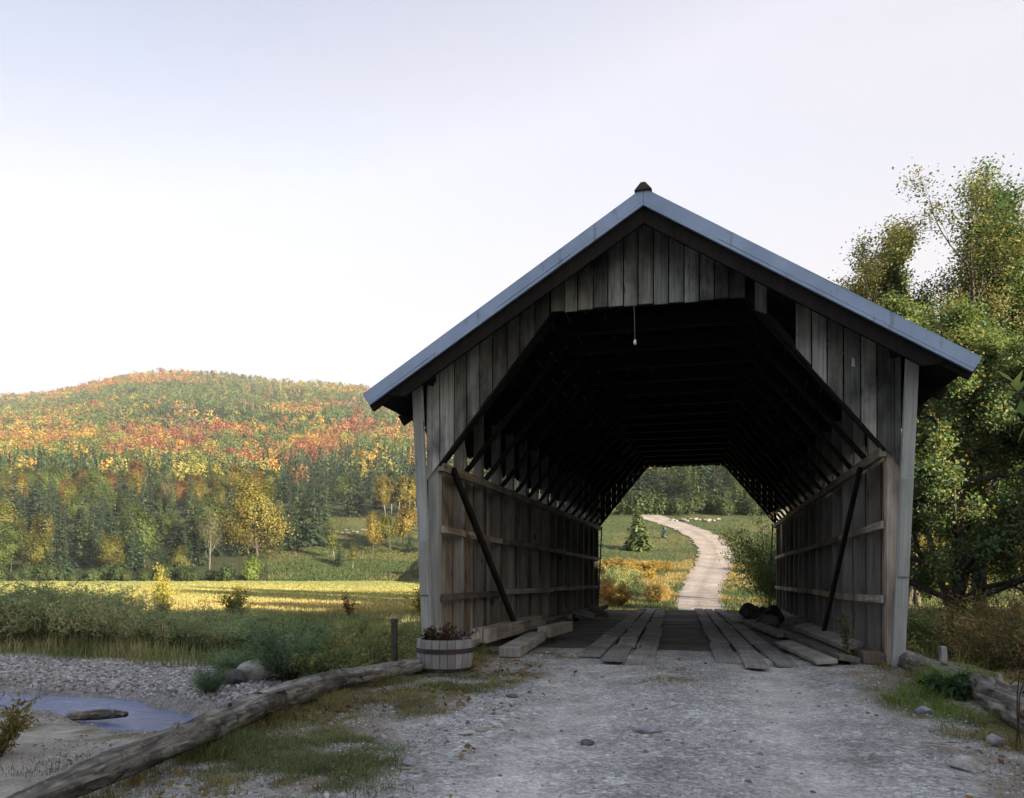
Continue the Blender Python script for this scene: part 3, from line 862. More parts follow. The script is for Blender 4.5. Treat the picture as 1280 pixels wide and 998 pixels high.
rng = np.random.RandomState(2)
segs = []; qm = QM()
for i in range(34):
    a = rng.uniform(0, 2 * PI); r = .22 * math.sqrt(rng.rand()); p = np.array([math.cos(a) * r, math.sin(a) * r, 0.])
    d = nrm(np.array([rng.normal() * .3, rng.normal() * .3, 1.])); L = rng.uniform(.10, .24); n = 4
    for j in range(n):
        d = nrm(d + rng.normal(size=3) * .2); q = p + d * L / n; segs.append((p, q, .004, .003)); p = q
        C = q + rng.normal(size=(5, 3)) * .018
        leaves(qm, C, rng.normal(size=(5, 3)), .05, .02, np.array([.07, .045, .03]) * rng.uniform(.5, 1.6, (5, 1)), rng)
foliage_thing('dried_flowers', bp + Vector((0, 0, BH * .88)), segs, qm, 'dried brown flowers standing in the half barrel planter', 'plant')

# logs along the verges
def log_thing(name, path, rads, label, seed, cat='log', mat='log', k=40, n=170, rough=.24, par=True):
    P = np.array(path, float); t = np.linspace(0, len(P) - 1, n)
    C = np.stack([np.interp(t, range(len(P)), P[:, i]) for i in range(3)], 1)
    for _ in range(6): C[1:-1] = (C[:-2] + 2 * C[1:-1] + C[2:]) / 4
    Rr = np.interp(t, range(len(P)), rads)
    d = nrm(np.gradient(C, axis=0)); u = nrm(np.cross(d, [[0, 0, 1.]])); v = np.cross(u, d)
    m = MB(C[0]); ring = []; flag = {}
    Ls = np.concatenate([[0], np.cumsum(np.linalg.norm(np.diff(C, axis=0), axis=1))])
    for i in range(n):
        row = []
        for j in range(k):
            a = 2 * PI * j / k
            s_ = Vector((Ls[i] * 1.6, math.cos(a) * 1.1, math.sin(a) * 1.1 + seed))
            n_ = lambda x, q: mnoise.noise(Vector((s_.x * x, s_.y * q, s_.z * q)))
            f = 1 + rough * .45 * n_(.8, 1.3) + rough * .4 * n_(.7, 3.5) + rough * .32 * n_(1.6, 9) + .035 * n_(4, 22)
            b_ = n_(.55, 1.7) + .35 * n_(2.5, 4)
            bk = min(1, max(0, (b_ + .02 + .25 * n_(5, 12)) * 9)); f -= .15 * bk      # bark fallen away
            flag[(i, j)] = bk
            kn = n_(1.9, 1.1)
            if kn > .5: f += (kn - .5) * .7
            e = Rr[i] * f
            if i in (0, n - 1): e *= .9
            row.append(C[i] + u[i] * math.cos(a) * e + v[i] * math.sin(a) * e)
        ring.append(row)
    for i in range(n - 1):
        for j in range(k):
            j2 = (j + 1) % k; vv = 2 * PI * Rr[i]
            m.face([ring[i][j], ring[i][j2], ring[i + 1][j2], ring[i + 1][j]],
                   [(Ls[i], j / k * vv), (Ls[i], (j + 1) / k * vv), (Ls[i + 1], (j + 1) / k * vv), (Ls[i + 1], j / k * vv)], flag[(i, j)])
    for i in (0, n - 1):
        m.face(ring[i] if i else ring[i][::-1], [(Ls[i], 0)] * k, .2)
    o = m.build(name, M[mat]); tag(o, label, cat)
    bpy_me = o.data
    bm = bmesh.new(); bm.from_mesh(bpy_me); bmesh.ops.remove_doubles(bm, verts=bm.verts, dist=1e-4); bm.to_mesh(bpy_me); bm.free()
    for p in bpy_me.polygons: p.use_smooth = True
    rs_ = random.Random(int(seed * 10))
    for q_ in range(5 if n > 50 else 1):
        i = rs_.randrange(6, n - 6); a = rs_.uniform(.2, 1.6); dd_ = Vector(u[i] * math.cos(a) + v[i] * math.sin(a)); p0 = Vector(C[i]) + dd_ * Rr[i] * .8
        sb = MB(C[0]); sb.beam(p0, p0 + dd_ * Rr[i] * rs_.uniform(.4, .8) + Vector(d[i]) * .04, Rr[i] * .4, Rr[i] * .36, tuple(d[i]), 1., 0, 0, .01, .65)
        sb.build('branch_stub', M[mat], o, .008)
    return o
def lp(x, y, dz): return (x, y, hz(x, y) + dz)
def lq(px, py, d): return tuple(at_depth(px, py, d))
log_thing('log', [lq(-40, 1040, 3.25), lq(60, 990, 3.8), lq(150, 955, 4.4), lq(250, 915, 5.2), lq(330, 879, 6.3), lq(420, 850, 7.5), lq(530, 831, 8.6)], [.06, .072, .088, .10, .112, .105, .085],
          'long peeling grey log lying along the left edge of the road', 2.2)
log_thing('log', [lq(1380, 945, 4.9), lq(1280, 889, 6.1), lq(1215, 858, 7.3), lq(1130, 825, 8.9)], [.17, .165, .15, .12],
          'grey weathered log lying along the right edge of the road', 5.7)
a = at_depth(90, 900, 14.4); 
log_thing('driftwood_log', [(a.x - .1, a.y, WATER_Z + .07), (a.x + .5, a.y + .15, WATER_Z + .12), (a.x + 1.1, a.y + .1, WATER_Z + .16)], [.08, .10, .05],
          'short driftwood log stranded at the edge of the stream', 8.1, n=30, rough=.25)

# stub posts
g = ground_at(493, 826); 
pi = at_depth(493, 797, 9.0); x_, y_ = pi.x, pi.y
V, F = tubes([((0, 0, -.2), (0, 0, .44), .040, .038), ((0, 0, .44), (0, 0, .465), .046, .044)], 14)
ip = empty('iron_post', (x_, y_, hz(x_, y_)), 0, 'short dark pipe post standing behind the left log', 'post')
ip.location.z = at_depth(493, 826, frame(x_, y_)[1]).z
mobj('pipe', np_mesh('pipe', V, F, smooth=False), ip, mats=[M['rust']])
m = MB(); m.face([(math.cos(2 * PI * k / 14) * .044, math.sin(2 * PI * k / 14) * .044, .4652) for k in range(14)], [(0, 0)] * 14, .5)
m.build('cap', M['paper'], ip)
sp_ = at_depth(1179, 836, 9.4)
m = MB((sp_.x, sp_.y, hz(sp_.x, sp_.y)))
zb = hz(sp_.x, sp_.y)
m.beam((sp_.x, sp_.y, zb - .2), (sp_.x - .01, sp_.y, at_depth(1179, 808, 9.4).z), .085, .085, (1, .3, 0), .6, taper=.9)
tag(m.build('wooden_stake', M['post'], None, .014), 'short pale wooden stake standing behind the right log', 'stake')

# boulders and stones
def rock(px, py, w, h, label, seed, col=(.2, .2, .195), name='boulder', cat='rock', group=None, d=None):
    g = ground_at(px, py) if d is None else on_ground(px, d)
    me = rock_mesh(name, seed, w / 2 * 1.15, w / 2 * .95, h / 2 * 1.15, 3, .22, col, 11)
    o = mobj(name, me, None, (g.x, g.y, g.z + h * .28), [M['stone']]); o.rotation_euler = (0, 0, seed)
    return tag(o, label, cat, group)
rock(320, 862, .85, .62, 'large pale angular boulder below the left log by the willow', 1, (.40, .40, .385), d=17.5)
rock(366, 855, .8, .5, 'flat grey boulder to the right of the large angular one', 2, (.2, .2, .2), d=18.2)
rock(290, 872, .6, .4, 'small dark rock at the water side of the large angular boulder', 4, (.1, .1, .1), d=16.8)
rock(1205, 962, .17, .10, 'rounded pale stone in the grass on the right verge', 5, (.3, .3, .29), 'stone', 'stone')
rock(1153, 892, .12, .07, 'bluish stone at the edge of the bright grass clump', 6, (.24, .25, .3), 'stone', 'stone')
rock(602, 914, .14, .035, 'flat tan stone lying on the left side of the gravel road', 7, (.3, .26, .23), 'stone', 'stone')
rock(585, 918, .14, .03, 'flat white stone beside the tan one on the gravel road', 8, (.36, .36, .34), 'stone', 'stone')
rock(640, 872, .12, .04, 'dark flat stone on the road in front of the barrel planter', 9, (.09, .09, .09), 'stone', 'stone')
rock(735, 931, .10, .05, 'dark grey stone in the middle of the gravel road', 10, (.11, .115, .12), 'stone', 'stone')
rock(840, 883, .11, .05, 'white angular stone right of the middle of the road', 11, (.4, .4, .39), 'stone', 'stone')
rock(957, 883, .09, .05, 'white stone near the reddish patch on the road', 12, (.42, .42, .41), 'stone', 'stone')
rock(810, 916, .18, .05, 'pale bluish flat stone in the road', 13, (.26, .26, .3), 'stone', 'stone')
rock(1245, 932, .13, .09, 'grey stone by the near end of the right log', 14, (.2, .2, .21), 'stone', 'stone')
rock(512, 957, .12, .06, 'grey stone at the border of grass and gravel on the left', 15, (.24, .24, .25), 'stone', 'stone')

# ------------------------------------------------------------------ plants
UPV = np.array([0, 0, 1.])
def grow(rng, p, d, L, r, lvl, P, segs, tips):
    n = P['n'][lvl]; st = L / n
    for i in range(n):
        d = nrm(d + rng.normal(size=3) * P['wig'][lvl] + UPV * P['trop'][lvl])
        q = p + d * st; t = (i + 1) / n
        r1 = max(r * (1 - P.get('tap', .75) / n), .004)
        segs.append((p, q, r, r1))
        if lvl < P['max'] and t >= P['start'][lvl]:
            kn = P['kids'][lvl]
            kn = int(kn) + (rng.rand() < kn % 1)
            for k in range(kn):
                a = P['ang'][lvl] * rng.uniform(.7, 1.25)
                perp = nrm(np.cross(d, rng.normal(size=3)))
                cd = nrm(d * math.cos(a) + perp * math.sin(a))
                cl = L * P['ratio'][lvl] * (1 - P.get('cone', .45) * t) * rng.uniform(.7, 1.2)
                grow(rng, q, cd, cl, r1 * P.get('rr', .55), lvl + 1, P, segs, tips)
        if lvl >= P['max'] - P.get('leaflv', 0): tips.append((q, d))
        p, r = q, r1

def palette(rng, n, cols, w=None):
    cols = np.array(cols, float); i = rng.choice(len(cols), n, p=w)
    return cols[i] * rng.uniform(.72, 1.3, (n, 1))

def tree_proto(seed, Hh, P, nleaf, llen, lwid, cols, spread, stems=1, r0=.15, fan=.0, w=None, clump=True, upb=.6, minz=0, coh=0.):
    rng = np.random.RandomState(seed); segs = []; tips = []
    for s in range(stems):
        a = 2 * PI * s / stems + rng.uniform(-.4, .4)
        d = nrm(np.array([math.cos(a) * fan * rng.uniform(.5, 1.3), math.sin(a) * fan * rng.uniform(.5, 1.3), 1.]))
        grow(rng, np.array([math.cos(a) * .15 * (stems > 1), math.sin(a) * .15 * (stems > 1), -.15]), d, Hh * (rng.uniform(.8, 1.05) if stems > 1 else 1), r0, 0, P, segs, tips)
    T = np.array([t[0] for t in tips]); kf = Hh / (np.percentile(T[:, 2], 99.7) + spread)
    segs = [(a_ * kf, b_ * kf, r_ * kf ** .5, q_ * kf ** .5) for a_, b_, r_, q_ in segs]; T = T * kf; T = T[T[:, 2] > minz]
    n = nleaf; i = rng.randint(0, len(T), n)
    tc = palette(rng, len(T), cols, w)
    C = T[i] + rng.normal(size=(n, 3)) * spread
    cen = T.mean(0); outw = nrm(C - cen)
    Nn = UPV * upb * (1 - .4 * coh) + rng.normal(size=(n, 3)) * (.6 - .3 * coh) + outw * (.45 + .6 * coh)
    qm = QM(); leaves(qm, C, Nn, llen, lwid, tc[i] * rng.uniform(.8, 1.2, (n, 1)), rng)
    return segs, qm

def make_tree(name, segs, qm, barkm='bark', leafm='leaf', k=6):
    V, F = tubes(segs, k)
    return np_mesh('trunk', V, F, smooth=True), qm.mesh('crown'), barkm, leafm
def add_tree(name, proto, loc, rz=0, sc=1., label=None, cat='tree', group=None):
    o = empty(name, loc, rz, label, cat, group); o.scale = (sc, sc, sc) if not isinstance(sc, tuple) else sc
    tm, cm, bk, lf = proto
    if not tm.materials: tm.materials.append(M[bk])
    if not cm.materials: cm.materials.append(M[lf])
    mobj('trunk', tm, o); mobj('crown', cm, o)
    return o

GREEN = [(.055, .10, .03), (.075, .12, .036), (.045, .08, .027), (.105, .14, .04)]
DKGREEN = [(.085, .145, .066), (.105, .16, .07), (.072, .122, .058), (.14, .17, .07)]
TALLG = [(.07, .125, .05), (.09, .145, .055), (.06, .105, .045), (.115, .15, .06)]
BROWNG = [(.15, .165, .07), (.19, .175, .075), (.12, .15, .06), (.22, .185, .085)]
YELLOW = [(.23, .17, .04), (.19, .16, .035), (.15, .145, .035), (.25, .16, .04)]
ORANGE = [(.20, .10, .04), (.175, .085, .035), (.21, .125, .045), (.15, .08, .04)]
RED = [(.15, .055, .038), (.175, .07, .042), (.125, .05, .036)]
OLIVE = [(.12, .125, .035), (.09, .11, .03), (.15, .14, .04)]

# --- big maple right of the bridge
PM = dict(max=3, n=[10, 5, 4, 3], wig=[.05, .16, .2, .25], trop=[.03, -.01, -.02, -.05], start=[.10, .25, .3, 1], kids=[5, 2.4, 2, 0], ang=[1.25, .8, .8, 0], ratio=[.55, .5, .5, 0], leaflv=1, rr=.45, cone=.65)
s_, q_ = tree_proto(5, 10.0, PM, 150000, .10, .07, DKGREEN * 2 + OLIVE[:2] + [(.2, .17, .05)], .17, r0=.27, minz=.9)
maple = make_tree('maple_tree', s_, q_, 'bark', 'leaf')
add_tree('maple_tree', maple, on_ground(1197, 24), .4, 1.0, 'leafy dark green maple with a low spreading crown right of the bridge')
# --- taller trees behind it
PT = dict(max=3, n=[9, 5, 4, 3], wig=[.05, .10, .18, .2], trop=[.02, .10, .06, 0], start=[.34, .3, .3, 1], kids=[2.3, 1.6, 1.7, 0], ang=[.5, .6, .7, 0], ratio=[.36, .5, .5, 0], leaflv=1, rr=.55)
s_, q_ = tree_proto(21, 17.2, PT, 85000, .115, .08, BROWNG + OLIVE[:1] + GREEN[:1], .25, stems=6, r0=.13, fan=.22, minz=4)
multi = make_tree('tree', s_, q_)
add_tree('multi_stemmed_tree', multi, on_ground(1192, 33), .2, 1.0, 'tall thin leaved brownish tree with several fanned stems behind the bridge roof')
s_, q_ = tree_proto(33, 18.0, dict(PT, start=[.3, .2, .3, 1], kids=[2.6, 2, 1.7, 0]), 105000, .125, .09, TALLG, .3, stems=3, r0=.16, fan=.10, minz=5)
tallg = make_tree('tree', s_, q_)
add_tree('tall_green_tree', tallg, on_ground(1224, 32.5), 1.2, 1.0, 'tallest tree on the right with dense green upper crown')
s_, q_ = tree_proto(44, 14.5, dict(PT, start=[.2, .2, .3, 1], kids=[3, 1.6, 1.5, 0], ratio=[.24, .5, .5, 0], cone=.6), 36000, .12, .09, BROWNG[:3] + GREEN[:2], .17, stems=1, r0=.16, minz=2)
spire = make_tree('tree', s_, q_)
add_tree('slender_tree', spire, on_ground(1082, 36), .5, 1.08, 'slender pointed tree just behind the right slope of the bridge roof')
add_tree('slender_tree', spire, on_ground(1135, 39), 2.5, 1.0, 'slender olive tree between the pointed tree and the fanned stems')
add_tree('slender_tree', spire, on_ground(1147, 43), 4.1, 1.42, 'slender olive tree filling the gap between the two fanned stems')
add_tree('tall_green_tree', tallg, on_ground(1310, 36), 3.2, .93, 'green tree at the right edge behind the tallest tree')
add_tree('multi_stemmed_tree', multi, on_ground(1290, 44), 2.2, .8, 'brownish tree low behind the maple at the right edge')
# trees of the wooded ridge that shades the road (out of the picture)
shade = [tallg, multi, maple, spire]
rr = random.Random(9)
for i in range(20):
    x, y = 64 + i * 3.0 + rr.uniform(-1, 1), -46 + rr.uniform(-4, 4)
    add_tree('ridge_tree', (tallg, maple)[i % 2], (x, y, hz(x, y) - .3), rr.uniform(0, 6), rr.uniform(.09, .17), 'tree on the ridge that shades the road', 'tree', 'trees on the shading ridge')
for i, (x, y, k) in enumerate([(16.5, 22.5, 1.0), (19.5, 19.5, 1.1), (21, 26, 1.15), (17.5, 29, 1.05), (24, 22, 1.2)]):  # unseen stand, added to keep the large maple in shade
    add_tree('maple_tree', maple, (x, y, hz(x, y) - .3), i * 1.7, k, 'unseen maple added on the right to shade the large maple', 'tree', 'unseen maples added on the right for shade')

# yellow sunlit thicket behind the right-hand trees
PS = dict(max=2, n=[5, 4, 3], wig=[.1, .16, .2], trop=[.02, .06, 0], start=[.2, .3, 1], kids=[4, 2.5, 0], ang=[.8, .8, 0], ratio=[.5, .5, 0], leaflv=1, rr=.5)
s_, q_ = tree_proto(51, 6, PS, 5000, .26, .2, YELLOW + OLIVE, .4, r0=.1)
midyel = make_tree('tree', s_, q_)
for i, (px, d, s) in enumerate([(1150, 75, 1.2), (1215, 80, 1.4), (1268, 70, 1.3), (1110, 95, 1.5), (1180, 105, 1.6), (1290, 95, 1.5)]):
    add_tree('yellow_tree', midyel, on_ground(px, d), i * 1.3, s, 'sunlit yellow tree glimpsed behind the maple', 'tree', 'yellow trees behind the maple')

# --- near branch with large leaves reaching in from the right
PB = dict(max=2, n=[8, 5, 3], wig=[.07, .12, .2], trop=[.01, -.03, -.12], start=[.35, .35, 1], kids=[1.6, 1.3, 0], ang=[.8, .7, 0], ratio=[.34, .5, 0], leaflv=1, rr=.5)
segs = []; tips = []; rngb = np.random.RandomState(17)
root = Vector((4.72, 4.55, hz(4.72, 4.55)))
segs += [((0, 0, -.1), (-.15, .1, .7), .05, .04), ((-.15, .1, .7), (-.4, .15, 1.3), .04, .03)]
grow(rngb, np.array([-.4, .15, 1.3]), nrm(np.array([-.98, .05, .16])), 2.1, .03, 0, PB, segs, tips)
grow(rngb, np.array([-.15, .1, .7]), nrm(np.array([.3, .2, .9])), 1.6, .025, 0, PB, segs, tips)
T = np.array([t[0] for t in tips]); i = rngb.randint(0, len(T), 420)
C = T[i] + rngb.normal(size=(420, 3)) * .07 + np.array([0, 0, -.05])
qm = QM(); leaves(qm, C, rngb.normal(size=(420, 3)) * .6 + np.array([-.4, -.5, .2]), .15, .065, palette(rngb, 420, [(.15, .21, .05), (.11, .17, .04), (.18, .2, .05)]), rngb, axis=np.array([0, 0, -1.]))
foliage_thing('leafy_sapling', root, segs, qm, 'near branch with large drooping pale green leaves at the right edge', 'sapling', 'twig', names=('stem', 'foliage'))

# --- shrubs
def shrub_proto(seed, Hh, W, nst, per, llen, lwid, cols, droop=.12, axis_up=.6, w=None, bark='twig', base=.05, twig=.006, stem_leaf0=.15):
    rng = np.random.RandomState(seed); segs = []; qm = QM(); Cs = []; As = []; Ks = []
    for s in range(nst):
        a = rng.uniform(0, 2 * PI); lean = rng.rand() ** .7 * W / Hh
        r0 = base * W * math.sqrt(rng.rand()) * 3
        p = np.array([math.cos(a) * r0, math.sin(a) * r0, -.03]); d = nrm(np.array([math.cos(a) * lean * .8, math.sin(a) * lean * .8, 1.]))
        L = Hh * rng.uniform(.55, 1.08); n = 7
        cc = palette(rng, 1, cols, w)[0]
        for j in range(n):
            d = nrm(d + rng.normal(size=3) * .09 + np.array([math.cos(a), math.sin(a), 0]) * droop * j / n - UPV * droop * .5 * j / n)
            q = p + d * L / n; segs.append((p, q, twig * (1 - j / n * .7), twig * (1 - (j + 1) / n * .7)))
            if j / n >= stem_leaf0:
                t = rng.rand(per)[:, None]
                Cs.append(p + (q - p) * t + rng.normal(size=(per, 3)) * (Hh * .028 + llen * .3)); As.append(np.tile(d, (per, 1))); Ks.append(cc * rng.uniform(.75, 1.3, (per, 1)))
            p = q
    C = np.concatenate(Cs); A = np.concatenate(As); K = np.concatenate(Ks); n = len(C)
    R = rng.normal(size=(n, 3)); ax = nrm(A * axis_up + R * .55)
    leaves(qm, C, rng.normal(size=(n, 3)) + UPV * .4, llen, lwid, K, rng, axis=ax)
    V, F = tubes(segs, 4)
    return np_mesh('stems', V, F, smooth=True), qm.mesh('foliage'), bark, 'leaf'
def add_shrub(name, proto, loc, rz, sc, label, cat='shrub', group=None):
    o = empty(name, loc, rz, label, cat, group); o.scale = sc if isinstance(sc, tuple) else (sc,) * 3
    a, b, bk, lf = proto
    if not a.materials: a.materials.append(M[bk])
    if not b.materials: b.materials.append(M[lf])
    mobj('stems', a, o); mobj('foliage', b, o)
    return o
WILLOW = [(.19, .255, .145), (.23, .285, .16), (.15, .215, .125), (.27, .30, .16)]
will = [shrub_proto(100 + i, 2.0, 1.7, 70, 16, .13, .028, WILLOW, .2) for i in range(3)]
willblue = shrub_proto(110, 1.25, 1.05, 80, 15, .10, .02, [(.15, .23, .15), (.18, .26, .165), (.13, .20, .13)], .16)
weedy = [shrub_proto(120 + i, 1.0, .8, 42, 12, .10, .03, [(.17, .215, .095), (.22, .24, .11), (.14, .185, .08), (.27, .25, .125)], .18) for i in range(2)]
drybr = [shrub_proto(130 + i, 1.3, .9, 40, 11, .09, .03, [(.17, .11, .06), (.14, .12, .06), (.21, .15, .075), (.11, .12, .05)], .15) for i in range(2)]
rr = random.Random(31)
i = 0
for px, d, s in [(-30, 27, 1.15), (15, 26, 1.1), (55, 27.5, 1.2), (95, 26, 1.1), (135, 27, 1.05), (175, 26.5, .85), (215, 26, .8), (252, 25, .85), (288, 24, .8), (30, 32, 1.1), (80, 33, 1.1), (125, 32, 1.1), (330, 24.5, .75), (-60, 31, 1.2), (165, 31, .85), (240, 30, .8), (310, 29, .75)]:
    lab = 'dense green willow shrub in the thicket on the far stream bank'
    add_shrub('willow_shrub', will[i % 3], on_ground(px, d), rr.uniform(0, 6), (s * 1.25, s * 1.25, s * rr.uniform(.84, 1.02) * (1.12 if px < 110 else .92)), lab, 'shrub', 'willow thicket on the far bank'); i += 1
add_shrub('willow_shrub', willblue, on_ground(358, 17.5), 1, (1.25, 1.25, 1.25), 'rounded blue green willow bush behind the boulders and the left log')
add_shrub('willow_shrub', willblue, on_ground(288, 17.5), 2, .62, 'low blue green bush at the edge of the gravel bar')
add_shrub('willow_shrub', willblue, on_ground(262, 15.8), 4, .5, 'small dark green bush between gravel bar and boulders')
for k, (px, d, s) in enumerate([(400, 17, .8), (430, 19, .9), (465, 17, .85), (505, 18, .9), (535, 16, .9), (415, 25, .9), (450, 28, 1.0), (490, 26, 1.0), (525, 24, 1.0), (545, 30, 1.1), (380, 29, .9), (350, 31, .9), (440, 15.2, .6), (480, 14.5, .6), (400, 14.2, .5)]):
    add_shrub('weed_clump', weedy[k % 2], on_ground(px, d), rr.uniform(0, 6), s * (1.35 if d < 20 else .95), 'leafy weed clump on the bank left of the bridge', 'weeds', 'weed clumps on the bank left of the bridge')
pale = shrub_proto(142, 1.7, 1.2, 26, 7, .16, .02, [(.36, .34, .2), (.3, .31, .17), (.4, .36, .22)], .22, stem_leaf0=.55)
for k, (px, d, s_) in enumerate([(40, 24.5, 1.1), (75, 25, 1.2), (100, 24, 1.1), (122, 24.5, 1.2), (150, 24.2, 1.0), (182, 23.8, .9), (20, 24.8, 1.0), (270, 23, .8), (225, 23.6, .85)]):
    add_shrub('seeding_weed', pale, on_ground(px, d), k, s_, 'pale seeding weed in front of the willow thicket', 'weed', 'seeding weeds before the willow thicket')
sap = shrub_proto(140, 2.3, .55, 20, 20, .12, .06, [(.26, .23, .05), (.2, .2, .045), (.3, .23, .06)], .05, stem_leaf0=.1)
add_shrub('sapling', sap, on_ground(203, 37), 0, (1, 1, 1.15), 'sunlit yellow green sapling standing above the thicket at the field edge', 'sapling')
add_shrub('sapling', sap, on_ground(295, 38), 2, (1.2, 1.2, .8), 'lower sunlit yellow green sapling at the field edge', 'sapling')
add_shrub('sapling', sap, on_ground(530, 42), 3, (1.5, 1.5, .8), 'sunlit shrub at the field edge beside the left portal post', 'sapling')
tw = shrub_proto(141, 1.2, .6, 10, 8, .1, .05, [(.1, .04, .02), (.14, .06, .03)], .05)
add_shrub('dark_weed', tw, on_ground(437, 40), 0, 1.2, 'small reddish dark weed at the near edge of the field', 'weed')
# right of the road
for k, (px, d, s) in enumerate([(1145, 12.5, .9), (1165, 13.5, .9), (1190, 12, .8), (1215, 11, .85), (1240, 10.3, .8), (1268, 9.8, .85), (1290, 9.2, .9), (1230, 13.5, 1.0), (1260, 12.5, 1.0), (1180, 16, 1.1), (1285, 12, 1.1), (1150, 17, 1.2), (1210, 16, 1.2), (1250, 16, 1.2), (1310, 10.5, 1.1)]):
    p_ = (weedy if k in (0, 1, 11, 9) else drybr)[k % 2]
    lab = ('green weed clump beside the right portal post', 'weeds', 'green weeds right of the portal') if p_ in weedy else ('brown dry weed clump behind the right log', 'weeds', 'dry weeds behind the right log')
    add_shrub('weed_clump', p_, on_ground(px, d), rr.uniform(0, 6), (s, s, s * .92), *lab)
# tall single weeds
wd = shrub_proto(150, .62, .10, 3, 26, .035, .02, [(.14, .13, .06), (.1, .11, .05), (.2, .17, .08)], .02)
g = ground_at(1058, 829); add_shrub('tall_weed', wd, g, 0, 1.0, 'single tall seeding weed in front of the right portal wall', 'weed')
wd2 = shrub_proto(151, 1.15, .25, 2, 5, .05, .02, [(.08, .05, .035), (.06, .04, .03)], .05, stem_leaf0=.4)
g = ground_at(1272, 935); add_shrub('bare_weed', wd2, g, 1.2, (1, 1, .85), 'thin bare dark stem leaning in front of the right log', 'weed')
cl = shrub_proto(152, .26, .3, 26, 6, .075, .06, [(.05, .10, .045), (.06, .12, .05), (.04, .08, .04)], .3)
g = ground_at(1185, 872); add_shrub('ground_plant', cl, g, 0, 1.0, 'low broad leaved green plant against the right log', 'plant')
lg = shrub_proto(153, .7, .5, 30, 12, .07, .022, [(.16, .14, .05), (.12, .12, .04), (.2, .15, .05)], .2)
add_shrub('yellow_shrub', lg, on_ground(-8, 10.4), 0, 1.3, 'yellowish shrub at the left edge beside the stream', 'shrub')

# beyond the bridge
wl2 = shrub_proto(160, 4.6, 2.6, 90, 26, .19, .05, [(.07, .105, .035), (.09, .125, .04), (.055, .085, .03), (.13, .14, .045)], .22)
add_shrub('willow_shrub', wl2, on_ground(966, 35), 0, (.86, .86, 1.0), 'tall green willow shrub framed by the right side of the far portal')
add_shrub('willow_shrub', wl2, on_ground(995, 43), 2, 1.0, 'green willow shrub behind the one framed by the far portal')
ob = shrub_proto(161, 1.7, 1.9, 60, 18, .15, .07, [(.26, .13, .04), (.3, .17, .05), (.2, .12, .04), (.16, .15, .05)], .2)
add_shrub('orange_shrub', ob, on_ground(772, 53), 0, 1.0, 'orange autumn shrub beyond the far portal left of the road')
add_shrub('orange_shrub', ob, on_ground(752, 57), 1, 1.1, 'russet shrub half hidden by the left wall beyond the far portal')
yb = shrub_proto(162, 1.2, 2.2, 60, 14, .16, .06, [(.27, .19, .05), (.3, .2, .06), (.22, .18, .05)], .25)
for k, (px, d, s) in enumerate([(780, 84, 1.4), (795, 87, 1.5), (812, 86, 1.3), (825, 89, 1.2), (765, 89, 1.5), (787, 80, 1.0), (806, 80, 1.0)]):
    add_shrub('golden_shrub', yb, on_ground(px, d), k, s, 'golden low shrub in the sunlit row left of the far road', 'shrub', 'golden shrubs left of the far road')
for k, (px, d, s) in enumerate([(768, 76, 1.2), (780, 73, 1.1), (762, 70, 1.1), (797, 76, .9)]):
    add_shrub('green_shrub', ob if k == 9 else weedy[k % 2], on_ground(px, d), k, s * 1.6, 'green low shrub below the golden row beyond the bridge', 'shrub', 'green shrubs below the golden row')
tg = shrub_proto(163, 1.0, .4, 60, 6, .35, .02, [(.34, .25, .10), (.3, .22, .09)], .1)
for k, (px, d) in enumerate([(822, 56), (829, 57), (815, 58)]):
    add_shrub('dry_grass_tuft', tg, on_ground(px, d), k, 1.3, 'tall tan grass tuft left of the road beyond the bridge', 'grass tuft', 'tan grass tufts left of the far road')

# --- conifers and mid-distance trees
def conifer_proto(seed, Hh, R, cols, whorls=34, nb=7, k=6, wid=.3):
    rng = np.random.RandomState(seed); segs = [((0, 0, -.3), (0, 0, Hh * .5), R * .055, R * .035), ((0, 0, Hh * .5), (0, 0, Hh), R * .035, .01)]
    qm = QM()
    for i in range(whorls):
        t = (i + rng.uniform(-.3, .3)) / whorls; z = Hh * (.05 + .95 * t)
        if z > Hh: continue
        for b in range(nb):
            a = rng.uniform(0, 2 * PI); L = R * (1 - t) ** .82 * rng.uniform(.62, 1.15) + .12
            dr = np.array([math.cos(a), math.sin(a), 0]); n = k
            tt_ = (np.arange(n) + rng.rand(n)) / n
            C = dr * (L * tt_[:, None]) + np.array([0, 0, z]) + UPV * (-(.30 - .1 * t) * L * tt_ ** 1.2 + .12 * L * tt_ ** 3)[:, None]
            side = np.array([-dr[1], dr[0], 0])
            C = C + side * rng.normal(size=(n, 1)) * L * .14
            ax = nrm(dr + side * rng.normal(size=(n, 1)) * .6 - UPV * .25)
            Nn = UPV + rng.normal(size=(n, 3)) * .5 + dr * .5
            leaves(qm, C, Nn, max(L * .42, .35), max(L * .17, .16) * wid / .3, palette(rng, n, cols), rng, axis=ax)
    C = np.array([[0, 0, Hh * .97]] * 6) + rng.normal(size=(6, 3)) * .06
    leaves(qm, C, rng.normal(size=(6, 3)), .8, .2, palette(rng, 6, cols), rng, axis=np.tile(UPV, (6, 1)))
    V, F = tubes(segs, 6)
    return np_mesh('trunk', V, F, smooth=True), qm.mesh('crown'), 'bark', 'needle'
FIR = [(.018, .038, .024), (.023, .046, .027), (.014, .030, .019), (.032, .054, .027)]
SPR = [(.045, .075, .03), (.06, .09, .032), (.035, .06, .025)]
firs = [conifer_proto(200 + i, 15, 3.0 + .5 * i, FIR) for i in range(3)]
lightfir = [conifer_proto(210 + i, 13, 2.8, SPR) for i in range(2)]
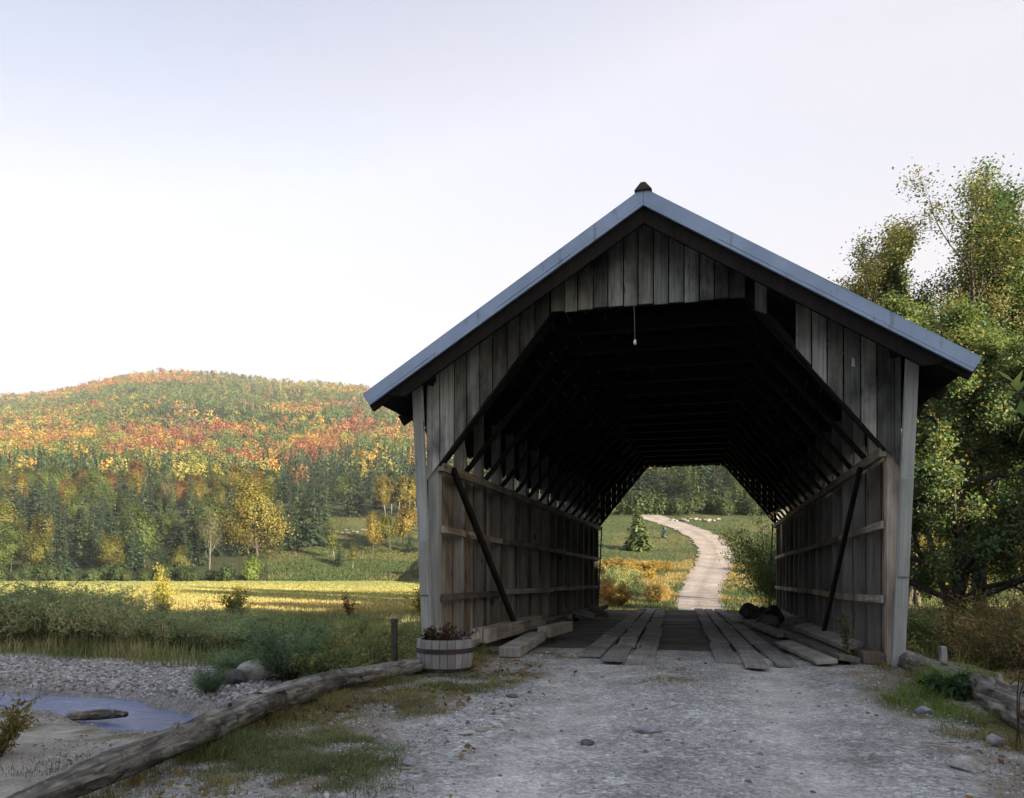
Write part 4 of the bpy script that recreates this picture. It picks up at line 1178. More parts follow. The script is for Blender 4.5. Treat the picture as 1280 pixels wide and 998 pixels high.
PD = dict(max=2, n=[6, 4, 3], wig=[.06, .14, .2], trop=[.03, .05, 0], start=[.3, .3, 1], kids=[4.5, 3, 0], ang=[.85, .8, 0], ratio=[.45, .5, 0], leaflv=1, rr=.5)
def decid(seed, cols, n=4600, ll=.42, Hh=12, sp=.6, P=PD, bark='bark', r0=.18):
    s, q = tree_proto(seed, Hh, P, n, ll, ll * .75, cols, sp, r0=r0, coh=1.)
    return make_tree('t', s, q, bark, 'leaf')
dgreen = [decid(300 + i, GREEN + OLIVE[:1]) for i in range(3)]
dolive = [decid(310 + i, OLIVE) for i in range(2)]
dyel = [decid(320 + i, YELLOW + OLIVE[:1]) for i in range(2)]
doran = [decid(330 + i, ORANGE) for i in range(2)]
PA = dict(PD, start=[.5, .3, 1], kids=[5, 2.5, 0], ratio=[.2, .5, 0])
aspen = decid(340, YELLOW + OLIVE, 1300, .5, 10, .4, PA, 'palebark', .12)
birch = decid(341, OLIVE + GREEN[:1], 1100, .35, 7, .35, dict(PA, start=[.25, .3, 1]), 'palebark', .08)
bare = decid(342, [(.12, .12, .07), (.1, .1, .06)], 2200, .3, 14, .5, dict(PD, kids=[4, 3, 0], ang=[.7, .7, 0]), 'greybark', .16)
PY = dict(PD, start=[.06, .25, 1], kids=[6, 3.2, 0], ratio=[.46, .5, 0], ang=[1.0, .8, 0], n=[8, 4, 3])
bigyel = decid(343, [(.27, .225, .045), (.22, .20, .043), (.16, .17, .04), (.29, .215, .045), (.12, .14, .038)], 16000, .45, 20, 1.0, PY, 'bark', .35)

add_tree('yellow_tree', bigyel, on_ground(322, 205), .6, 1.08, 'large spreading yellow green tree at the foot of the wooded hill')
add_tree('bare_tree', bare, on_ground(262, 185), 0, 1.1, 'pale grey half bare tree left of the large yellow tree')
add_tree('bare_tree', bare, on_ground(214, 262), 1, 1.1, 'white limbed bare tree standing up out of the forest')
add_tree('round_bush', decid(350, [(.12, .16, .04), (.10, .14, .035)], 3000, .4, 4.2, .5, dict(PD, start=[.05, .2, 1], ratio=[.6, .5, 0])), on_ground(315, 167), 0, 1.15, 'round bright green bush at the far edge of the field', 'bush')
add_tree('birch_tree', birch, on_ground(441, 186), 0, .95, 'small birch with a white trunk on the meadow slope')
add_tree('fir_tree', firs[0], on_ground(424, 194), 0, (.55, .55, .42), 'small dark fir alone on the meadow slope')
add_tree('birch_tree', birch, on_ground(418, 200), 2, 1.3, 'pale birch behind the small dark fir on the slope')
add_tree('yellow_tree', dyel[0], on_ground(466, 208), 0, (.7, .7, .95), 'slim yellow green tree standing alone on the meadow slope')
add_tree('yellow_tree', dyel[1], on_ground(503, 214), 1, (1.15, 1.15, 1.1), 'orange tinted yellow tree in the clump on the meadow slope')
add_tree('green_tree', dolive[0], on_ground(488, 212), 3, (1.0, 1.0, .85), 'olive tree at the left of the clump on the meadow slope')
add_tree('fir_tree', firs[1], on_ground(512, 211), 2, (.6, .6, .4), 'low dark fir at the right of the clump on the meadow slope')
add_tree('round_bush', dolive[1], on_ground(528, 172), 2, (.5, .5, .35), 'low olive bush at the foot of the slope beside the bridge post', 'bush')
for k, px in enumerate([482, 489, 497, 505, 512, 521]):
    add_tree('aspen_tree', aspen, on_ground(px, 262 + 3 * (k % 2)), k, 1.15 + .1 * (k % 3), 'slim yellow aspen with white trunk in the row above the meadow', 'tree', 'aspen row above the meadow')
for k, (px, d, s) in enumerate([(362, 212, 1.15), (378, 222, 1.25), (393, 218, 1.2), (408, 226, 1.15), (372, 232, 1.3), (345, 236, 1.25), (352, 222, 1.0)]):
    add_tree('fir_tree', (firs + lightfir)[k % 5], on_ground(px, d), k, s, 'tall green fir in the group right of the large yellow tree', 'tree', 'firs right of the large yellow tree')

# forest edge, tree by tree
rr = random.Random(77)
kinds = {
    'fir': (firs, 'fir_tree', 'dark conifer at the foot of the wooded hill', 'conifers at the foot of the hill'),
    'lfir': (lightfir, 'fir_tree', 'lighter green conifer at the foot of the wooded hill', 'lighter conifers at the foot of the hill'),
    'green': (dgreen, 'green_tree', 'leafy green tree at the foot of the wooded hill', 'green trees at the foot of the hill'),
    'olive': (dolive, 'olive_tree', 'olive green tree at the foot of the wooded hill', 'olive trees at the foot of the hill'),
    'yellow': (dyel, 'yellow_tree', 'yellow autumn tree among the forest on the lower hill', 'yellow trees on the lower hill'),
    'orange': (doran, 'orange_tree', 'orange autumn tree among the forest on the lower hill', 'orange trees on the lower hill'),
}
taken = []
def try_place(px, d, gap, w):
    p = on_ground(px, d)
    for q, g in taken:
        if (p.x - q.x) ** 2 + (p.y - q.y) ** 2 < ((gap + g) / 2) ** 2: return None
    taken.append((p, gap)); return p
n = 0; tries = 0
while n < 185 and tries < 9000:
    tries += 1
    px = rr.uniform(-40, 560); d = 168 + 160 * rr.random() ** 1.25
    if px > 325 and d < 262: continue
    if abs(px - 315) < 45 and d < 205: continue
    if px > 245 and px < 272 and d < 186: continue
    p = try_place(px, d, 4.6, 0)
    if p is None: continue
    n += 1
    nz = float(fbm(p.x, p.y, 45, 101))
    r_ = rr.random()
    if d < 190: kd = 'fir' if r_ < .60 else 'green' if r_ < .84 else 'olive' if r_ < .90 else 'lfir'
    elif d < 275 or px > 350: kd = 'fir' if r_ < .66 + .12 * (px > 350) else 'lfir' if r_ < .78 else 'green' if r_ < .88 else 'olive' if r_ < .95 else 'yellow'
    else: kd = 'fir' if r_ < .22 else 'green' if r_ < .45 else 'olive' if r_ < .62 else 'yellow' if r_ < .85 else 'orange'
    pr, nm, lab, grp = kinds[kd]
    s = rr.uniform(.75, 1.15) * (.8 if d < 182 else 1.05)
    add_tree(nm, rr.choice(pr), p, rr.uniform(0, 6), (s, s, s * rr.uniform(.85, 1.15)), lab, 'tree', grp)
# low bushes along the far edge of the field
lowb = decid(351, [(.04, .07, .028), (.05, .085, .032), (.035, .06, .025), (.07, .085, .032)], 1500, .4, 3.0, .5, dict(PD, start=[.05, .2, 1], ratio=[.6, .5, 0]))
for k in range(26):
    px = -20 + k * 14 + rr.uniform(-5, 5)
    if 295 < px < 335: continue
    add_tree('low_bush', lowb, on_ground(px, rr.uniform(163, 168)), k, rr.uniform(.6, 1.25), 'low dark bush in the row along the far edge of the field', 'bush', 'bushes along the far edge of the field')

# trees beyond the bridge
add_tree('spruce_tree', conifer_proto(220, 6.2, 2.1, [(.055, .085, .03), (.08, .105, .034), (.045, .07, .028)], 34, 12, 9, .4), on_ground(797, 112), 0, 1.0, 'bushy green spruce left of the road beyond the bridge')
add_tree('spruce_tree', conifer_proto(221, 1.6, .6, [(.07, .11, .10), (.06, .10, .09)], 18, 6, 4), on_ground(830, 126), 0, 1.15, 'tiny blue spruce at the bend of the far road')
n = 0; tries = 0
while n < 46 and tries < 3000:
    tries += 1
    px = rr.uniform(700, 1010); d = 172 + 70 * rr.random() ** 1.3
    p = try_place(px, d, 4.3, 0)
    if p is None: continue
    n += 1; r_ = rr.random()
    kd = 'fir' if r_ < .68 else 'green' if r_ < .82 else 'lfir'
    pr, nm, lab, grp = kinds[kd]
    lab = {'fir': 'dark conifer in the wood above the far road', 'green': 'leafy green tree in the wood above the far road', 'olive': 'olive tree in the wood above the far road', 'lfir': 'lighter conifer in the wood above the far road'}[kd]
    s = rr.uniform(.75, 1.1)
    add_tree(nm, rr.choice(pr), p, rr.uniform(0, 6), (s, s, s), lab, 'tree', 'wood above the far road')
for k in range(24):
    px = 752 + k * 9 + rr.uniform(-4, 4)
    add_tree('low_bush', lowb, on_ground(px, rr.uniform(168, 174)), k, rr.uniform(.8, 1.6), 'dark low bush at the foot of the wood above the far road', 'bush', 'bushes at the foot of the far wood')
for k in range(14):
    px = 842 + k * 4.2 + rr.uniform(-2, 2); g = on_ground(px, 158 + rr.uniform(-3, 3)); s_ = rr.uniform(.3, .7)
    tag(mobj('field_stone', rock_mesh('field_stone', 200 + k, s_, s_ * .8, s_ * .6, 2, .35, (.17, .17, .175)), None, (g.x, g.y, g.z + .2), [M['stone']]), 'pale boulder in the stone row at the top of the far road', 'rock', 'stone row above the far road')
for k in range(12):
    px = 426 + k * 5.2 + rr.uniform(-2, 2); g = on_ground(px, 240 + rr.uniform(-3, 3)); s_ = rr.uniform(.25, .6)
    tag(mobj('field_stone', rock_mesh('field_stone', 230 + k, s_ * 1.5, s_, s_ * .6, 2, .35, (.18, .18, .185)), None, (g.x, g.y, g.z + .2), [M['stone']]), 'pale boulder in the stone row at the top of the meadow', 'rock', 'stone row above the meadow')

# the far-off wood that covers the hill: too many to count
rngf = np.random.RandomState(55)
def forest_stuff():
    qm = QM()
    pts = []
    d = 318.
    while d < 1420:
        gap = np.interp(d, [318, 600, 1400], [7.6, 10.0, 14.])
        px = -90.
        while px < 760:
            stepx = gap * FPX / d
            px += stepx * rngf.uniform(.8, 1.2)
            pts.append((px + rngf.uniform(-.3, .3) * stepx, d + rngf.uniform(-.45, .45) * gap))
        d += gap * .92
    # wood behind the tunnel view and the right-hand side
    d = 246.
    while d < 420:
        px = 640.
        while px < 1400:
            px += 6.0 * FPX / d * rngf.uniform(.8, 1.2); pts.append((px, d + rngf.uniform(-2.5, 2.5)))
        d += 8
    P = np.array(pts)
    u = (P[:, 0] - 640) / FPX; D = P[:, 1]
    X = CX + (u * CP - SP) * D; Y = (u * SP + CP) * D; Z = H(X, Y)
    nA = fbm(X, Y, 60, 120); nB = fbm(X, Y, 26, 124)
    R = rngf.rand(len(P), 3)
    pal = {'fir': FIR, 'green': [(.05, .08, .026), (.06, .09, .03), (.07, .085, .035)], 'olive': OLIVE, 'yellow': YELLOW, 'orange': ORANGE, 'red': RED, 'grey': [(.10, .09, .06), (.085, .085, .05), (.11, .085, .055)]}
    sc_ = np.interp(D, [300, 1400], [34, 78])
    ci = np.floor((X + 14 * vnoise(X, Y, 30, 7)) / sc_).astype(int); cj = np.floor((Y + 14 * vnoise(X, Y, 30, 9)) / (sc_ * 1.3)).astype(int)
    clus = _tab[(ci * 7 + 13) & 255, (cj * 11 + 5) & 255]
    clus = np.argsort(np.argsort(clus)) / len(clus)
    order = ['fir', 'green', 'olive', 'yellow', 'orange', 'red', 'grey']
    for i in range(len(P)):
        dd_, px = D[i], P[i, 0]
        a, b = nA[i], nB[i]
        if px > 640: w = [.5, .3, .15, .05, 0, 0, 0]
        elif dd_ < 380: w = [.38, .24, .18, .11, .05, .02, .02] if px < 350 else [.6, .18, .1, .08, .03, .01, 0]
        elif dd_ < 640: w = [.06, .20, .17, .20, .25, .08, .04] if px < 420 else [.12, .26, .22, .12, .13, .06, .09]
        elif dd_ < 900: w = [.20, .42, .15, .04, .07, .03, .09]
        elif dd_ < 1120: w = [.22, .40, .16, .02, .06, .03, .11]
        else: w = [.08, .2, .24, .08, .25, .05, .10]
        w = np.array(w); w = w * np.array([1 + 3 * (b < .42), 1 + 1.5 * (b < .5), 1, 1 + 1.5 * (a > .52), 1 + 2.2 * (a > .55), 1 + 2.5 * (a > .6), 1]); w /= w.sum()
        kd = order[int(np.searchsorted(np.cumsum(w), (clus[i] if R[i, 1] < .76 else R[i, 0]) * .9999))]
        col = np.array(pal[kd])[int(R[i, 1] * len(pal[kd]))] * (.8 + .45 * R[i, 2])
        detail = dd_ < 560
        if kd == 'fir':
            hh = 13 + 5 * R[i, 1]; n = 90 if detail else 44
            t = rngf.rand(n) ** 1.3; a_ = rngf.rand(n) * 2 * PI; rad = (1 - t) * 2.9 * np.sqrt(rngf.uniform(.3, 1, n))
            C = np.stack([X[i] + rad * np.cos(a_), Y[i] + rad * np.sin(a_), Z[i] + hh * (.08 + .92 * t)], 1)
            Nn = np.stack([np.cos(a_), np.sin(a_), np.full(n, .6)], 1) + rngf.normal(size=(n, 3)) * .2
            ax = np.stack([np.cos(a_), np.sin(a_), np.full(n, -.5)], 1)
            leaves(qm, C, Nn, 1.5 if detail else 2.1, .75 if detail else 1.1, col * rngf.uniform(.75, 1.25, (n, 1)), rngf, axis=ax)
        else:
            hh = 10 + 6 * R[i, 1]; cr = (3.3 + 3.6 * R[i, 2] ** 1.5) * np.interp(dd_, [300, 1400], [1, 1.35])
            nl = 5 if detail else 3; n = 260 if detail else 150
            lo = rngf.normal(size=(nl, 3)) * np.array([cr * .45, cr * .45, hh * .11]); lo[0] = (0, 0, hh * .2)
            lr = cr * rngf.uniform(.5, .75, nl)
            li = rngf.randint(0, nl, n); dv = nrm(rngf.normal(size=(n, 3)) + UPV * .5)
            C = lo[li] + dv * lr[li][:, None] * rngf.uniform(.6, 1.1, (n, 1)) * np.array([1, 1, 1.1]) + np.array([X[i], Y[i], Z[i] + hh * .62])
            Nn = dv + rngf.normal(size=(n, 3)) * .2
            sz = .85 if detail else 1.35
            leaves(qm, C, Nn, sz * 1.25, sz, col * rngf.uniform(.92, 1.08, (n, 1)), rngf)
    o = mobj('forest', qm.mesh('forest'), mats=[M['farleaf']])
    tag(o, 'distant mixed autumn forest covering the hillside', 'forest', kind='stuff')
forest_stuff()

# ------------------------------------------------------------------ grass, litter and gravel: nobody could count them
def blades(name, X, Y, h, w, cols, seed, label, lean=.45, Z=None):
    rng = np.random.RandomState(seed); n = len(X)
    if Z is None: Z = H(X, Y)
    a = rng.uniform(0, 2 * PI, n); hh = h * rng.uniform(.5, 1.3, n); l = np.abs(rng.normal(size=n)) * lean
    p0 = np.stack([X, Y, Z - .01], 1)
    dr = np.stack([np.cos(a), np.sin(a), np.zeros(n)], 1); sd = np.stack([-np.sin(a + .6), np.cos(a + .6), np.zeros(n)], 1) * (w * rng.uniform(.7, 1.3, n))[:, None]
    p1 = p0 + dr * (hh * l * .35)[:, None] + UPV * (hh * .6)[:, None]
    p2 = p0 + dr * (hh * l)[:, None] + UPV * (hh * (1 - .25 * np.minimum(l, 1)))[:, None]
    V = np.stack([p0 - sd, p0 + sd, p1 - sd * .75, p1 + sd * .75, p2 - sd * .12, p2 + sd * .12], 1).reshape(-1, 3)
    b = (np.arange(n) * 6)[:, None]
    F = np.concatenate([b + np.array([0, 1, 3, 2]), b + np.array([2, 3, 5, 4])], 1).reshape(-1, 4)
    C = np.repeat(cols, 6, 0)
    o = mobj(name, np_mesh(name, V, F, C), mats=[M['blade']])
    return tag(o, label, 'grass', kind='stuff')

rg = np.random.RandomState(91)
def scatter(n, x0, x1, y0, y1, f):
    X = rg.uniform(x0, x1, n); Y = rg.uniform(y0, y1, n)
    k = rg.rand(n) < f(X, Y); return X[k], Y[k]
# verge grass
def verge(x, y):
    pl = sstep(-.8, -1.7, x + (fbm(x, y, 1.3, 40) - .5) * 1.6) * sstep(-3.1, -2.8, x)
    pr = sstep(1.9, 2.9, x + (fbm(x, y, 1.3, 40) - .5) * 1.6)
    pc = np.exp(-(((x - .42) / .42) ** 2 + ((y - 8.35) / .42) ** 2)) * 1.0
    pat = sstep(.42, .54, fbm(x, y, .8, 130))
    return np.clip((pl * 1.0 + pr * 1.0) * (pat * .95 + .04) + pc * .55, 0, 1)
LOGL = np.array([lq(-40, 1040, 3.25), lq(60, 990, 3.8), lq(150, 955, 4.4), lq(250, 915, 5.2), lq(330, 879, 6.3), lq(420, 850, 7.5), lq(530, 831, 8.6)])
LOGR = np.array([lq(1130, 825, 8.9), lq(1215, 858, 7.3), lq(1280, 889, 6.1), lq(1380, 945, 4.9)])
def near_log(x, y):
    xl_ = np.interp(y, LOGL[:, 1], LOGL[:, 0]); xr_ = np.interp(y, LOGR[::-1, 1], LOGR[::-1, 0])
    return np.exp(-((x - xl_ - .12) / .28) ** 2) + np.exp(-((x - xr_ + .33) / .2) ** 2) * .6
X, Y = scatter(420000, -3.6, 5.0, 2.6, 10.2, lambda x, y: np.clip(verge(x, y) + near_log(x, y) * .7 * sstep(.35, .5, fbm(x, y, .6, 170)), 0, 1))
tone = (.3 + .7 * sstep(.33, .58, fbm(X, Y, 1.1, 134)))[:, None]
cols = np.array([.075, .115, .04]) * (1 - tone) + np.array([.19, .17, .075]) * tone
bright = (((X - 2.75) / .55) ** 2 + ((Y - 7.6) / .75) ** 2 < 1)[:, None]
cols = np.where(bright, np.array([.14, .20, .045]), cols) * rg.uniform(.6, 1.4, (len(X), 1))
hgt = np.where(bright[:, 0], .12, .045) * (1 + 1.0 * (X > 3.0)) * (.5 + sstep(.4, .65, fbm(X, Y, .35, 136))) * (1 + .9 * near_log(X, Y))
blades('verge_grass', X, Y, hgt, .0024, cols, 1, 'short patchy grass on both verges of the gravel road', 1.1)
# rough grass on the banks
def bank(x, y):
    return ((x < -3.6) & (stream_dist(x, y) > 3.9 + (fbm(x, y, 3, 140) - .5) * 3) | (x > 3.3) & (x < 14) & (y > 10.5)) * (.25 + .75 * sstep(.4, .6, fbm(x, y, 1.7, 143)))
X, Y = scatter(130000, -30, 14, 8, 44, bank)
tone = sstep(.35, .65, fbm(X, Y, 2.2, 146))[:, None]
cols = (np.array([.12, .155, .065]) * (1 - tone) + np.array([.26, .235, .115]) * tone) * rg.uniform(.6, 1.4, (len(X), 1))
blades('bank_grass', X, Y, np.where(Y > 30, .28, np.where(X > 0, .32, .5)), np.where(X > 0, .006, .012), cols, 2, 'rough tall grass on the banks of the stream')
X, Y = scatter(40000, -5.5, -3.0, 10, 26, lambda x, y: (stream_dist(x, y) > 2.5) * .9)
cols = np.array([.13, .16, .07]) * rg.uniform(.5, 1.7, (len(X), 1)) * np.array([1.1, 1, .9])
blades('bank_grass', X, Y, .4, .01, cols, 5, 'rough grass on the bank beside the left wall of the bridge')
X, Y = scatter(26000, -13, -3.6, 3.5, 11.5, lambda x, y: sstep(.52, .66, fbm(x, y, 1.0, 148)) * (stream_dist(x, y) < -1.6) * .9)
cols = np.array([.05, .068, .03]) * rg.uniform(.5, 1.6, (len(X), 1))
blades('sandbar_grass', X, Y, .07, .004, cols, 3, 'sparse low growth on the sandy near side of the stream')
# stubble of the sunlit field
n = 90000
pxr = rg.uniform(-20, 640, n); dr_ = 42 * (165 / 42.) ** (rg.rand(n) ** .8)
uu = (pxr - 640) / FPX; X = CX + (uu * CP - SP) * dr_; Y = (uu * SP + CP) * dr_
k = X < -5; X, Y, dr_ = X[k], Y[k], dr_[k]
c, _g = field_col(X[:, None], Y[:, None]); cols = c[:, 0] * rg.uniform(.65, 1.35, (len(X), 1))
blades('field_stubble', X, Y, np.interp(dr_, [42, 60, 165], [.34, .22, .22]), np.interp(dr_, [42, 165], [.02, .07]), cols, 4, 'yellow green stubble of the sunlit field', .6)
n = 60000
pxr = rg.uniform(300, 640, n); dr_ = rg.uniform(165, 266, n)
uu = (pxr - 640) / FPX; X = CX + (uu * CP - SP) * dr_; Y = (uu * SP + CP) * dr_
c, _g = ground_colour(X[:, None], Y[:, None]); cols = c[:, 0] * rg.uniform(.6, 1.6, (len(X), 1)) * (.7 + .7 * fbm(X, Y, 9, 160))[:, None]
blades('slope_grass', X, Y, .3 + .3 * vnoise(X, Y, 5, 161), .08, cols, 8, 'rough grass on the meadow slope below the aspens', .6)
# grass beyond the bridge
n = 60000
pxr = rg.uniform(735, 1290, n); dr_ = 46 * (165 / 46.) ** rg.rand(n)
k = np.abs(pxr - np.interp(dr_, rd, rpx)) * dr_ / FPX > np.interp(dr_, [46, 100, 165], [1.35, 1.9, 2.6]); pxr, dr_ = pxr[k], dr_[k]
uu = (pxr - 640) / FPX; X = CX + (uu * CP - SP) * dr_; Y = (uu * SP + CP) * dr_
c, _g = ground_colour(X[:, None], Y[:, None]); cols = c[:, 0] * rg.uniform(.7, 1.5, (len(X), 1))
blades('meadow_grass', X, Y, .22, np.interp(dr_, [46, 165], [.02, .06]), cols, 6, 'grass on the slope beyond the bridge', .6)

# pebbles
OCT = np.array([[1, 0, 0], [0, 1, 0], [-1, 0, 0], [0, -1, 0], [0, 0, 1], [0, 0, -1], ], float)
OF = np.array([[0, 1, 4, 4], [1, 2, 4, 4], [2, 3, 4, 4], [3, 0, 4, 4]])
def pebbles(name, X, Y, size, cols, seed, label):
    rng = np.random.RandomState(seed); n = len(X); Z = H(X, Y)
    # eight-cornered lumps: an uneven ring and a smaller, shifted top
    k = 6; th = np.arange(k) * 2 * PI / k
    r = rng.uniform(.7, 1.2, (n, k)); a = rng.uniform(0, 2 * PI, n); el = rng.uniform(.6, 1, n)
    cx = np.cos(th)[None] * r; cy = np.sin(th)[None] * r * el[:, None]
    x = cx * np.cos(a)[:, None] - cy * np.sin(a)[:, None]; y = cx * np.sin(a)[:, None] + cy * np.cos(a)[:, None]
    hgt = rng.uniform(.45, .85, n)
    b = np.stack([x, y, np.full((n, k), -.3)], -1); m_ = np.stack([x * 1.02, y * 1.02, np.repeat((hgt * .35)[:, None], k, 1)], -1)
    t = np.stack([x * .55, y * .55, np.repeat(hgt[:, None], k, 1) + rng.normal(size=(n, k)) * .08], -1)
    V = np.concatenate([b, m_, t], 1) * size[:, None, None] + np.stack([X, Y, Z], 1)[:, None]
    i = np.arange(k); j = (i + 1) % k
    f = np.concatenate([np.stack([i, j, k + j, k + i], 1), np.stack([k + i, k + j, 2 * k + j, 2 * k + i], 1), np.array([[12, 13, 14, 15], [12, 15, 16, 17]])])
    F = ((np.arange(n) * 3 * k)[:, None, None] + f[None]).reshape(-1, 4)
    o = mobj(name, np_mesh(name, V.reshape(-1, 3), F, np.repeat(cols, 3 * k, 0)), mats=[M['stone']])
    return tag(o, label, 'gravel', kind='stuff')
def onroad(x, y):
    trk = np.exp(-((x + .35) / .33) ** 2) + np.exp(-((x - 1.35) / .33) ** 2)
    return np.clip(1 - .75 * trk, .1, 1) * np.clip(4.5 / y, .3, 1)
X, Y = scatter(46000, -3.0, 3.8, 2.7, 10.0, onroad)
g_ = rg.choice([.12, .20, .28, .35, .45], len(X), p=[.18, .27, .28, .19, .08])[:, None] * np.array([.97, 1., 1.02]) * rg.uniform(.8, 1.2, (len(X), 1)) * rg.uniform(.95, 1.05, (len(X), 3))
pebbles('gravel', X, Y, .004 + .008 * rg.rand(len(X)) ** 2 + (rg.rand(len(X)) < .025) * rg.uniform(.004, .02, len(X)), g_, 1, 'loose grey gravel on the road in front of the bridge')
X, Y = scatter(60000, -32, -4.2, 12, 21.5, lambda x, y: (stream_dist(x, y) > 1.0) & (stream_dist(x, y) < 4.4 + (fbm(x, y, 3, 140) - .5) * 3))
g_ = rg.choice([.14, .25, .33, .42], len(X), p=[.25, .35, .25, .15])[:, None] * np.array([1, .99, .97]) * rg.uniform(.85, 1.15, (len(X), 1))
pebbles('bar_gravel', X, Y, .02 + .05 * rg.rand(len(X)) ** 2, g_, 2, 'grey cobbles of the gravel bar beyond the stream')
X, Y = scatter(15000, -14, -4.0, 3.5, 12, lambda x, y: (stream_dist(x, y) < -1.0) * sstep(.45, .62, fbm(x, y, 1.6, 150)))
g_ = rg.choice([.12, .2, .27, .35], len(X))[:, None] * np.ones(3) * rg.uniform(.85, 1.15, (len(X), 1))
pebbles('sandbar_gravel', X, Y, .008 + .02 * rg.rand(len(X)) ** 2, g_, 3, 'pebbles on the sandy near side of the stream')
# fallen leaves on the verges
X, Y = scatter(7000, -3.0, 3.6, 2.8, 9.8, lambda x, y: np.clip(sstep(-.4, -1.8, x) + sstep(2.0, 3.0, x) * .7 + .03, 0, 1) * sstep(.42, .6, fbm(x, y, .9, 155)))
C = np.stack([X, Y, H(X, Y) + .015 + .02 * rg.rand(len(X))], 1); qm = QM()
leaves(qm, C, UPV + rg.normal(size=C.shape) * .45, .055, .035, palette(rg, len(X), [(.22, .15, .05), (.26, .17, .06), (.14, .09, .045), (.2, .11, .05), (.24, .2, .1)]), rg)
tag(mobj('leaf_litter', qm.mesh('leaf_litter'), mats=[M['leaf']]), 'fallen tan leaves scattered over the verges', 'fallen leaves', kind='stuff')

# ------------------------------------------------------------------ light, sky, camera
HAZE = .00011
SUN_EL, SUN_AZ = math.radians(12), math.radians(58)       # sun behind the camera, to the right
sv = Vector((math.sin(SUN_AZ) * math.cos(SUN_EL), -math.cos(SUN_AZ) * math.cos(SUN_EL), math.sin(SUN_EL)))
sl = bpy.data.lights.new('sun', 'SUN'); sl.energy = 5.0; sl.angle = math.radians(.5); sl.color = (1, .82, .57)
so = bpy.data.objects.new('sun', sl); COL.objects.link(so); so.location = sv * 60
so.rotation_euler = sv.to_track_quat('Z', 'Y').to_euler()

w = bpy.data.worlds.new('World'); scene.world = w; w.use_nodes = True
nt = w.node_tree; nt.nodes.clear()
out = nt.nodes.new('ShaderNodeOutputWorld'); bg = nt.nodes.new('ShaderNodeBackground')
sky = nt.nodes.new('ShaderNodeTexSky'); sky.sky_type = 'NISHITA'; sky.sun_disc = False
sky.sun_elevation = SUN_EL; sky.sun_rotation = math.atan2(sv.x, sv.y); sky.air_density = 1.0; sky.dust_density = 2.0; sky.ozone_density = 1.0
# thin haze pales the sky low down; the overhead stop is raised as added fill light
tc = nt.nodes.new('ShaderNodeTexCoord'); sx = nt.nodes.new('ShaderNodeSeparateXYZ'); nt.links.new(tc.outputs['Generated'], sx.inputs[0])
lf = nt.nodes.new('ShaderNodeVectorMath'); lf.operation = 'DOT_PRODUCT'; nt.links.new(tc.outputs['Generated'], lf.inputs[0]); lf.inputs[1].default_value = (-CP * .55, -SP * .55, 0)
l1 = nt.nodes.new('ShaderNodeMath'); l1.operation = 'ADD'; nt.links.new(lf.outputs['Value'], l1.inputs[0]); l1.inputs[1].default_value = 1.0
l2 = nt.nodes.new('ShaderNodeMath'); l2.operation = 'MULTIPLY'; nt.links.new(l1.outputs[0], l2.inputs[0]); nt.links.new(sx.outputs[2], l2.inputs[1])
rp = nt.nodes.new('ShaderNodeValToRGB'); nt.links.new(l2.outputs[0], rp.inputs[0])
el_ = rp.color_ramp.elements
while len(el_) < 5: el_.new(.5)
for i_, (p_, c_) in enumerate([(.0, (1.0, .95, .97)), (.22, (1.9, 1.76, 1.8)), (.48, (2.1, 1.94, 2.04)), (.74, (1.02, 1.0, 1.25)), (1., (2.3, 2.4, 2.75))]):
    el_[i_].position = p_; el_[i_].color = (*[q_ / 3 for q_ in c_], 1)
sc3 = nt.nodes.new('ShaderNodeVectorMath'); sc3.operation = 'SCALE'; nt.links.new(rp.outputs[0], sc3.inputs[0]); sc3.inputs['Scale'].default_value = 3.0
cn = nt.nodes.new('ShaderNodeTexNoise'); cn.inputs['Scale'].default_value = 2.2; cn.inputs['Detail'].default_value = 4
mp = nt.nodes.new('ShaderNodeMapping'); mp.inputs['Scale'].default_value = (1, 1, 3.5); nt.links.new(tc.outputs['Generated'], mp.inputs[0]); nt.links.new(mp.outputs[0], cn.inputs[0])
mr = nt.nodes.new('ShaderNodeMapRange'); nt.links.new(cn.outputs['Fac'], mr.inputs[0])
for i_, v_ in ((1, .3), (2, .7), (3, -.07), (4, .07)): mr.inputs[i_].default_value = v_
mz = nt.nodes.new('ShaderNodeMapRange'); nt.links.new(sx.outputs[2], mz.inputs[0])
for i_, v_ in ((1, 0.), (2, .6), (3, .99), (4, .66)): mz.inputs[i_].default_value = v_
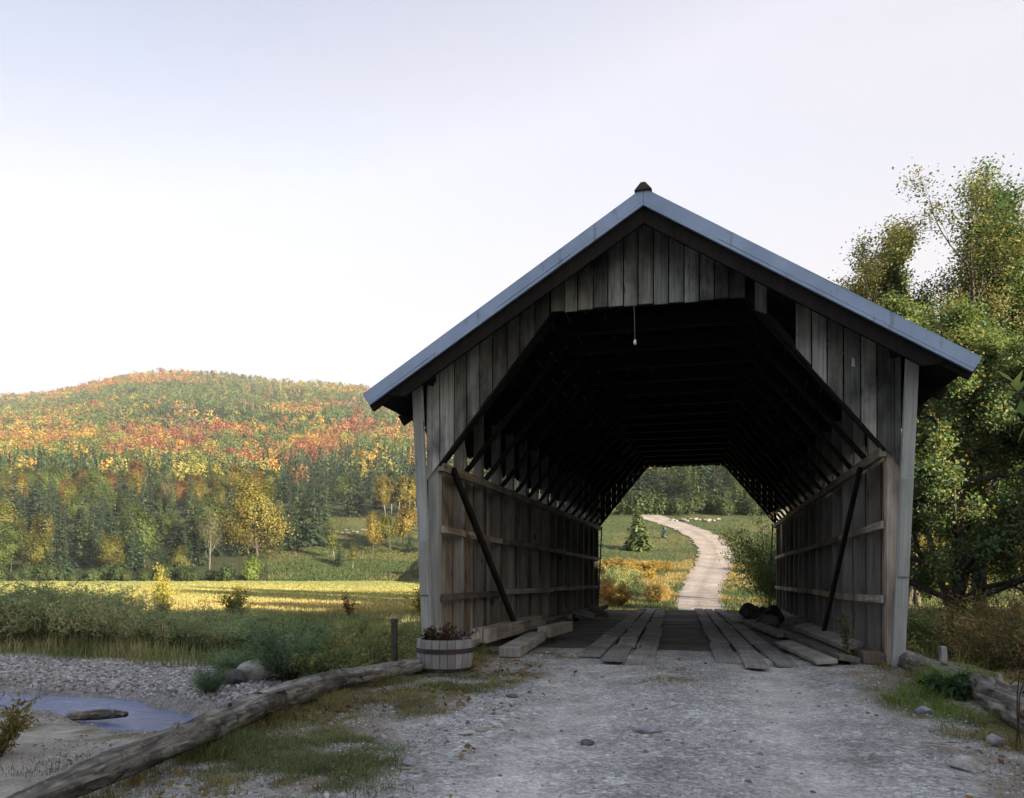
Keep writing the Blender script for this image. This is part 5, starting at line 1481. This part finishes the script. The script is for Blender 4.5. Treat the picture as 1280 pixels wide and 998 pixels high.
ma = nt.nodes.new('ShaderNodeMath'); ma.operation = 'ADD'; nt.links.new(mr.outputs[0], ma.inputs[0]); nt.links.new(mz.outputs[0], ma.inputs[1])
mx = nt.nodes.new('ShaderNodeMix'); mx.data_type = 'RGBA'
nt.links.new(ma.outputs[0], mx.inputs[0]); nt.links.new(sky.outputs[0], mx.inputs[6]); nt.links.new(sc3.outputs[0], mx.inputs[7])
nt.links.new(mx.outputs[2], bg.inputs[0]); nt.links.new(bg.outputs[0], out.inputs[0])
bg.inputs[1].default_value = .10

# thin evening haze in one box of air
hx0, hx1, hy0, hy1, hz0, hz1 = XS[0] - 5, XS[-1] + 5, YS[0] - 5, YS[-1] + 5, float(GZ.min()) - 1, float(GZ.max()) + 24
m = MB(); m.beam(((hx0 + hx1) / 2, hy0, (hz0 + hz1) / 2), ((hx0 + hx1) / 2, hy1, (hz0 + hz1) / 2), hx1 - hx0, hz1 - hz0, (1, 0, 0), .5)
N = NT('evening_haze'); vol = N.n('ShaderNodeVolumePrincipled', {'Color': (.82, .88, 1, 1), 'Density': HAZE, 'Anisotropy': .0})
N.t.links.new(vol.outputs[0], N.out.inputs['Volume'])
hb = m.build('haze', N.m); hb['kind'] = 'stuff'; hb['label'] = 'thin pale evening haze over the valley'

cam = bpy.data.cameras.new('camera'); co_ = bpy.data.objects.new('camera', cam); COL.objects.link(co_)
co_.location = (CX, 0, CZ); co_.rotation_euler = (PI / 2, 0, PSI)
cam.sensor_width = 36; cam.lens = FPX / 1280 * 36; cam.shift_y = (HORIZ - 499) / 1280
cam.clip_start = .05; cam.clip_end = 6000
scene.camera = co_
scene.view_settings.view_transform = 'Standard'; scene.view_settings.look = 'None'
scene.view_settings.exposure = 2.18; scene.view_settings.gamma = 1
scene.view_settings.use_curve_mapping = False
scene.render.engine = 'CYCLES'
scene.cycles.use_denoising = True
scene.cycles.max_bounces = 8; scene.cycles.diffuse_bounces = 5; scene.cycles.transmission_bounces = 4; scene.cycles.transparent_max_bounces = 4
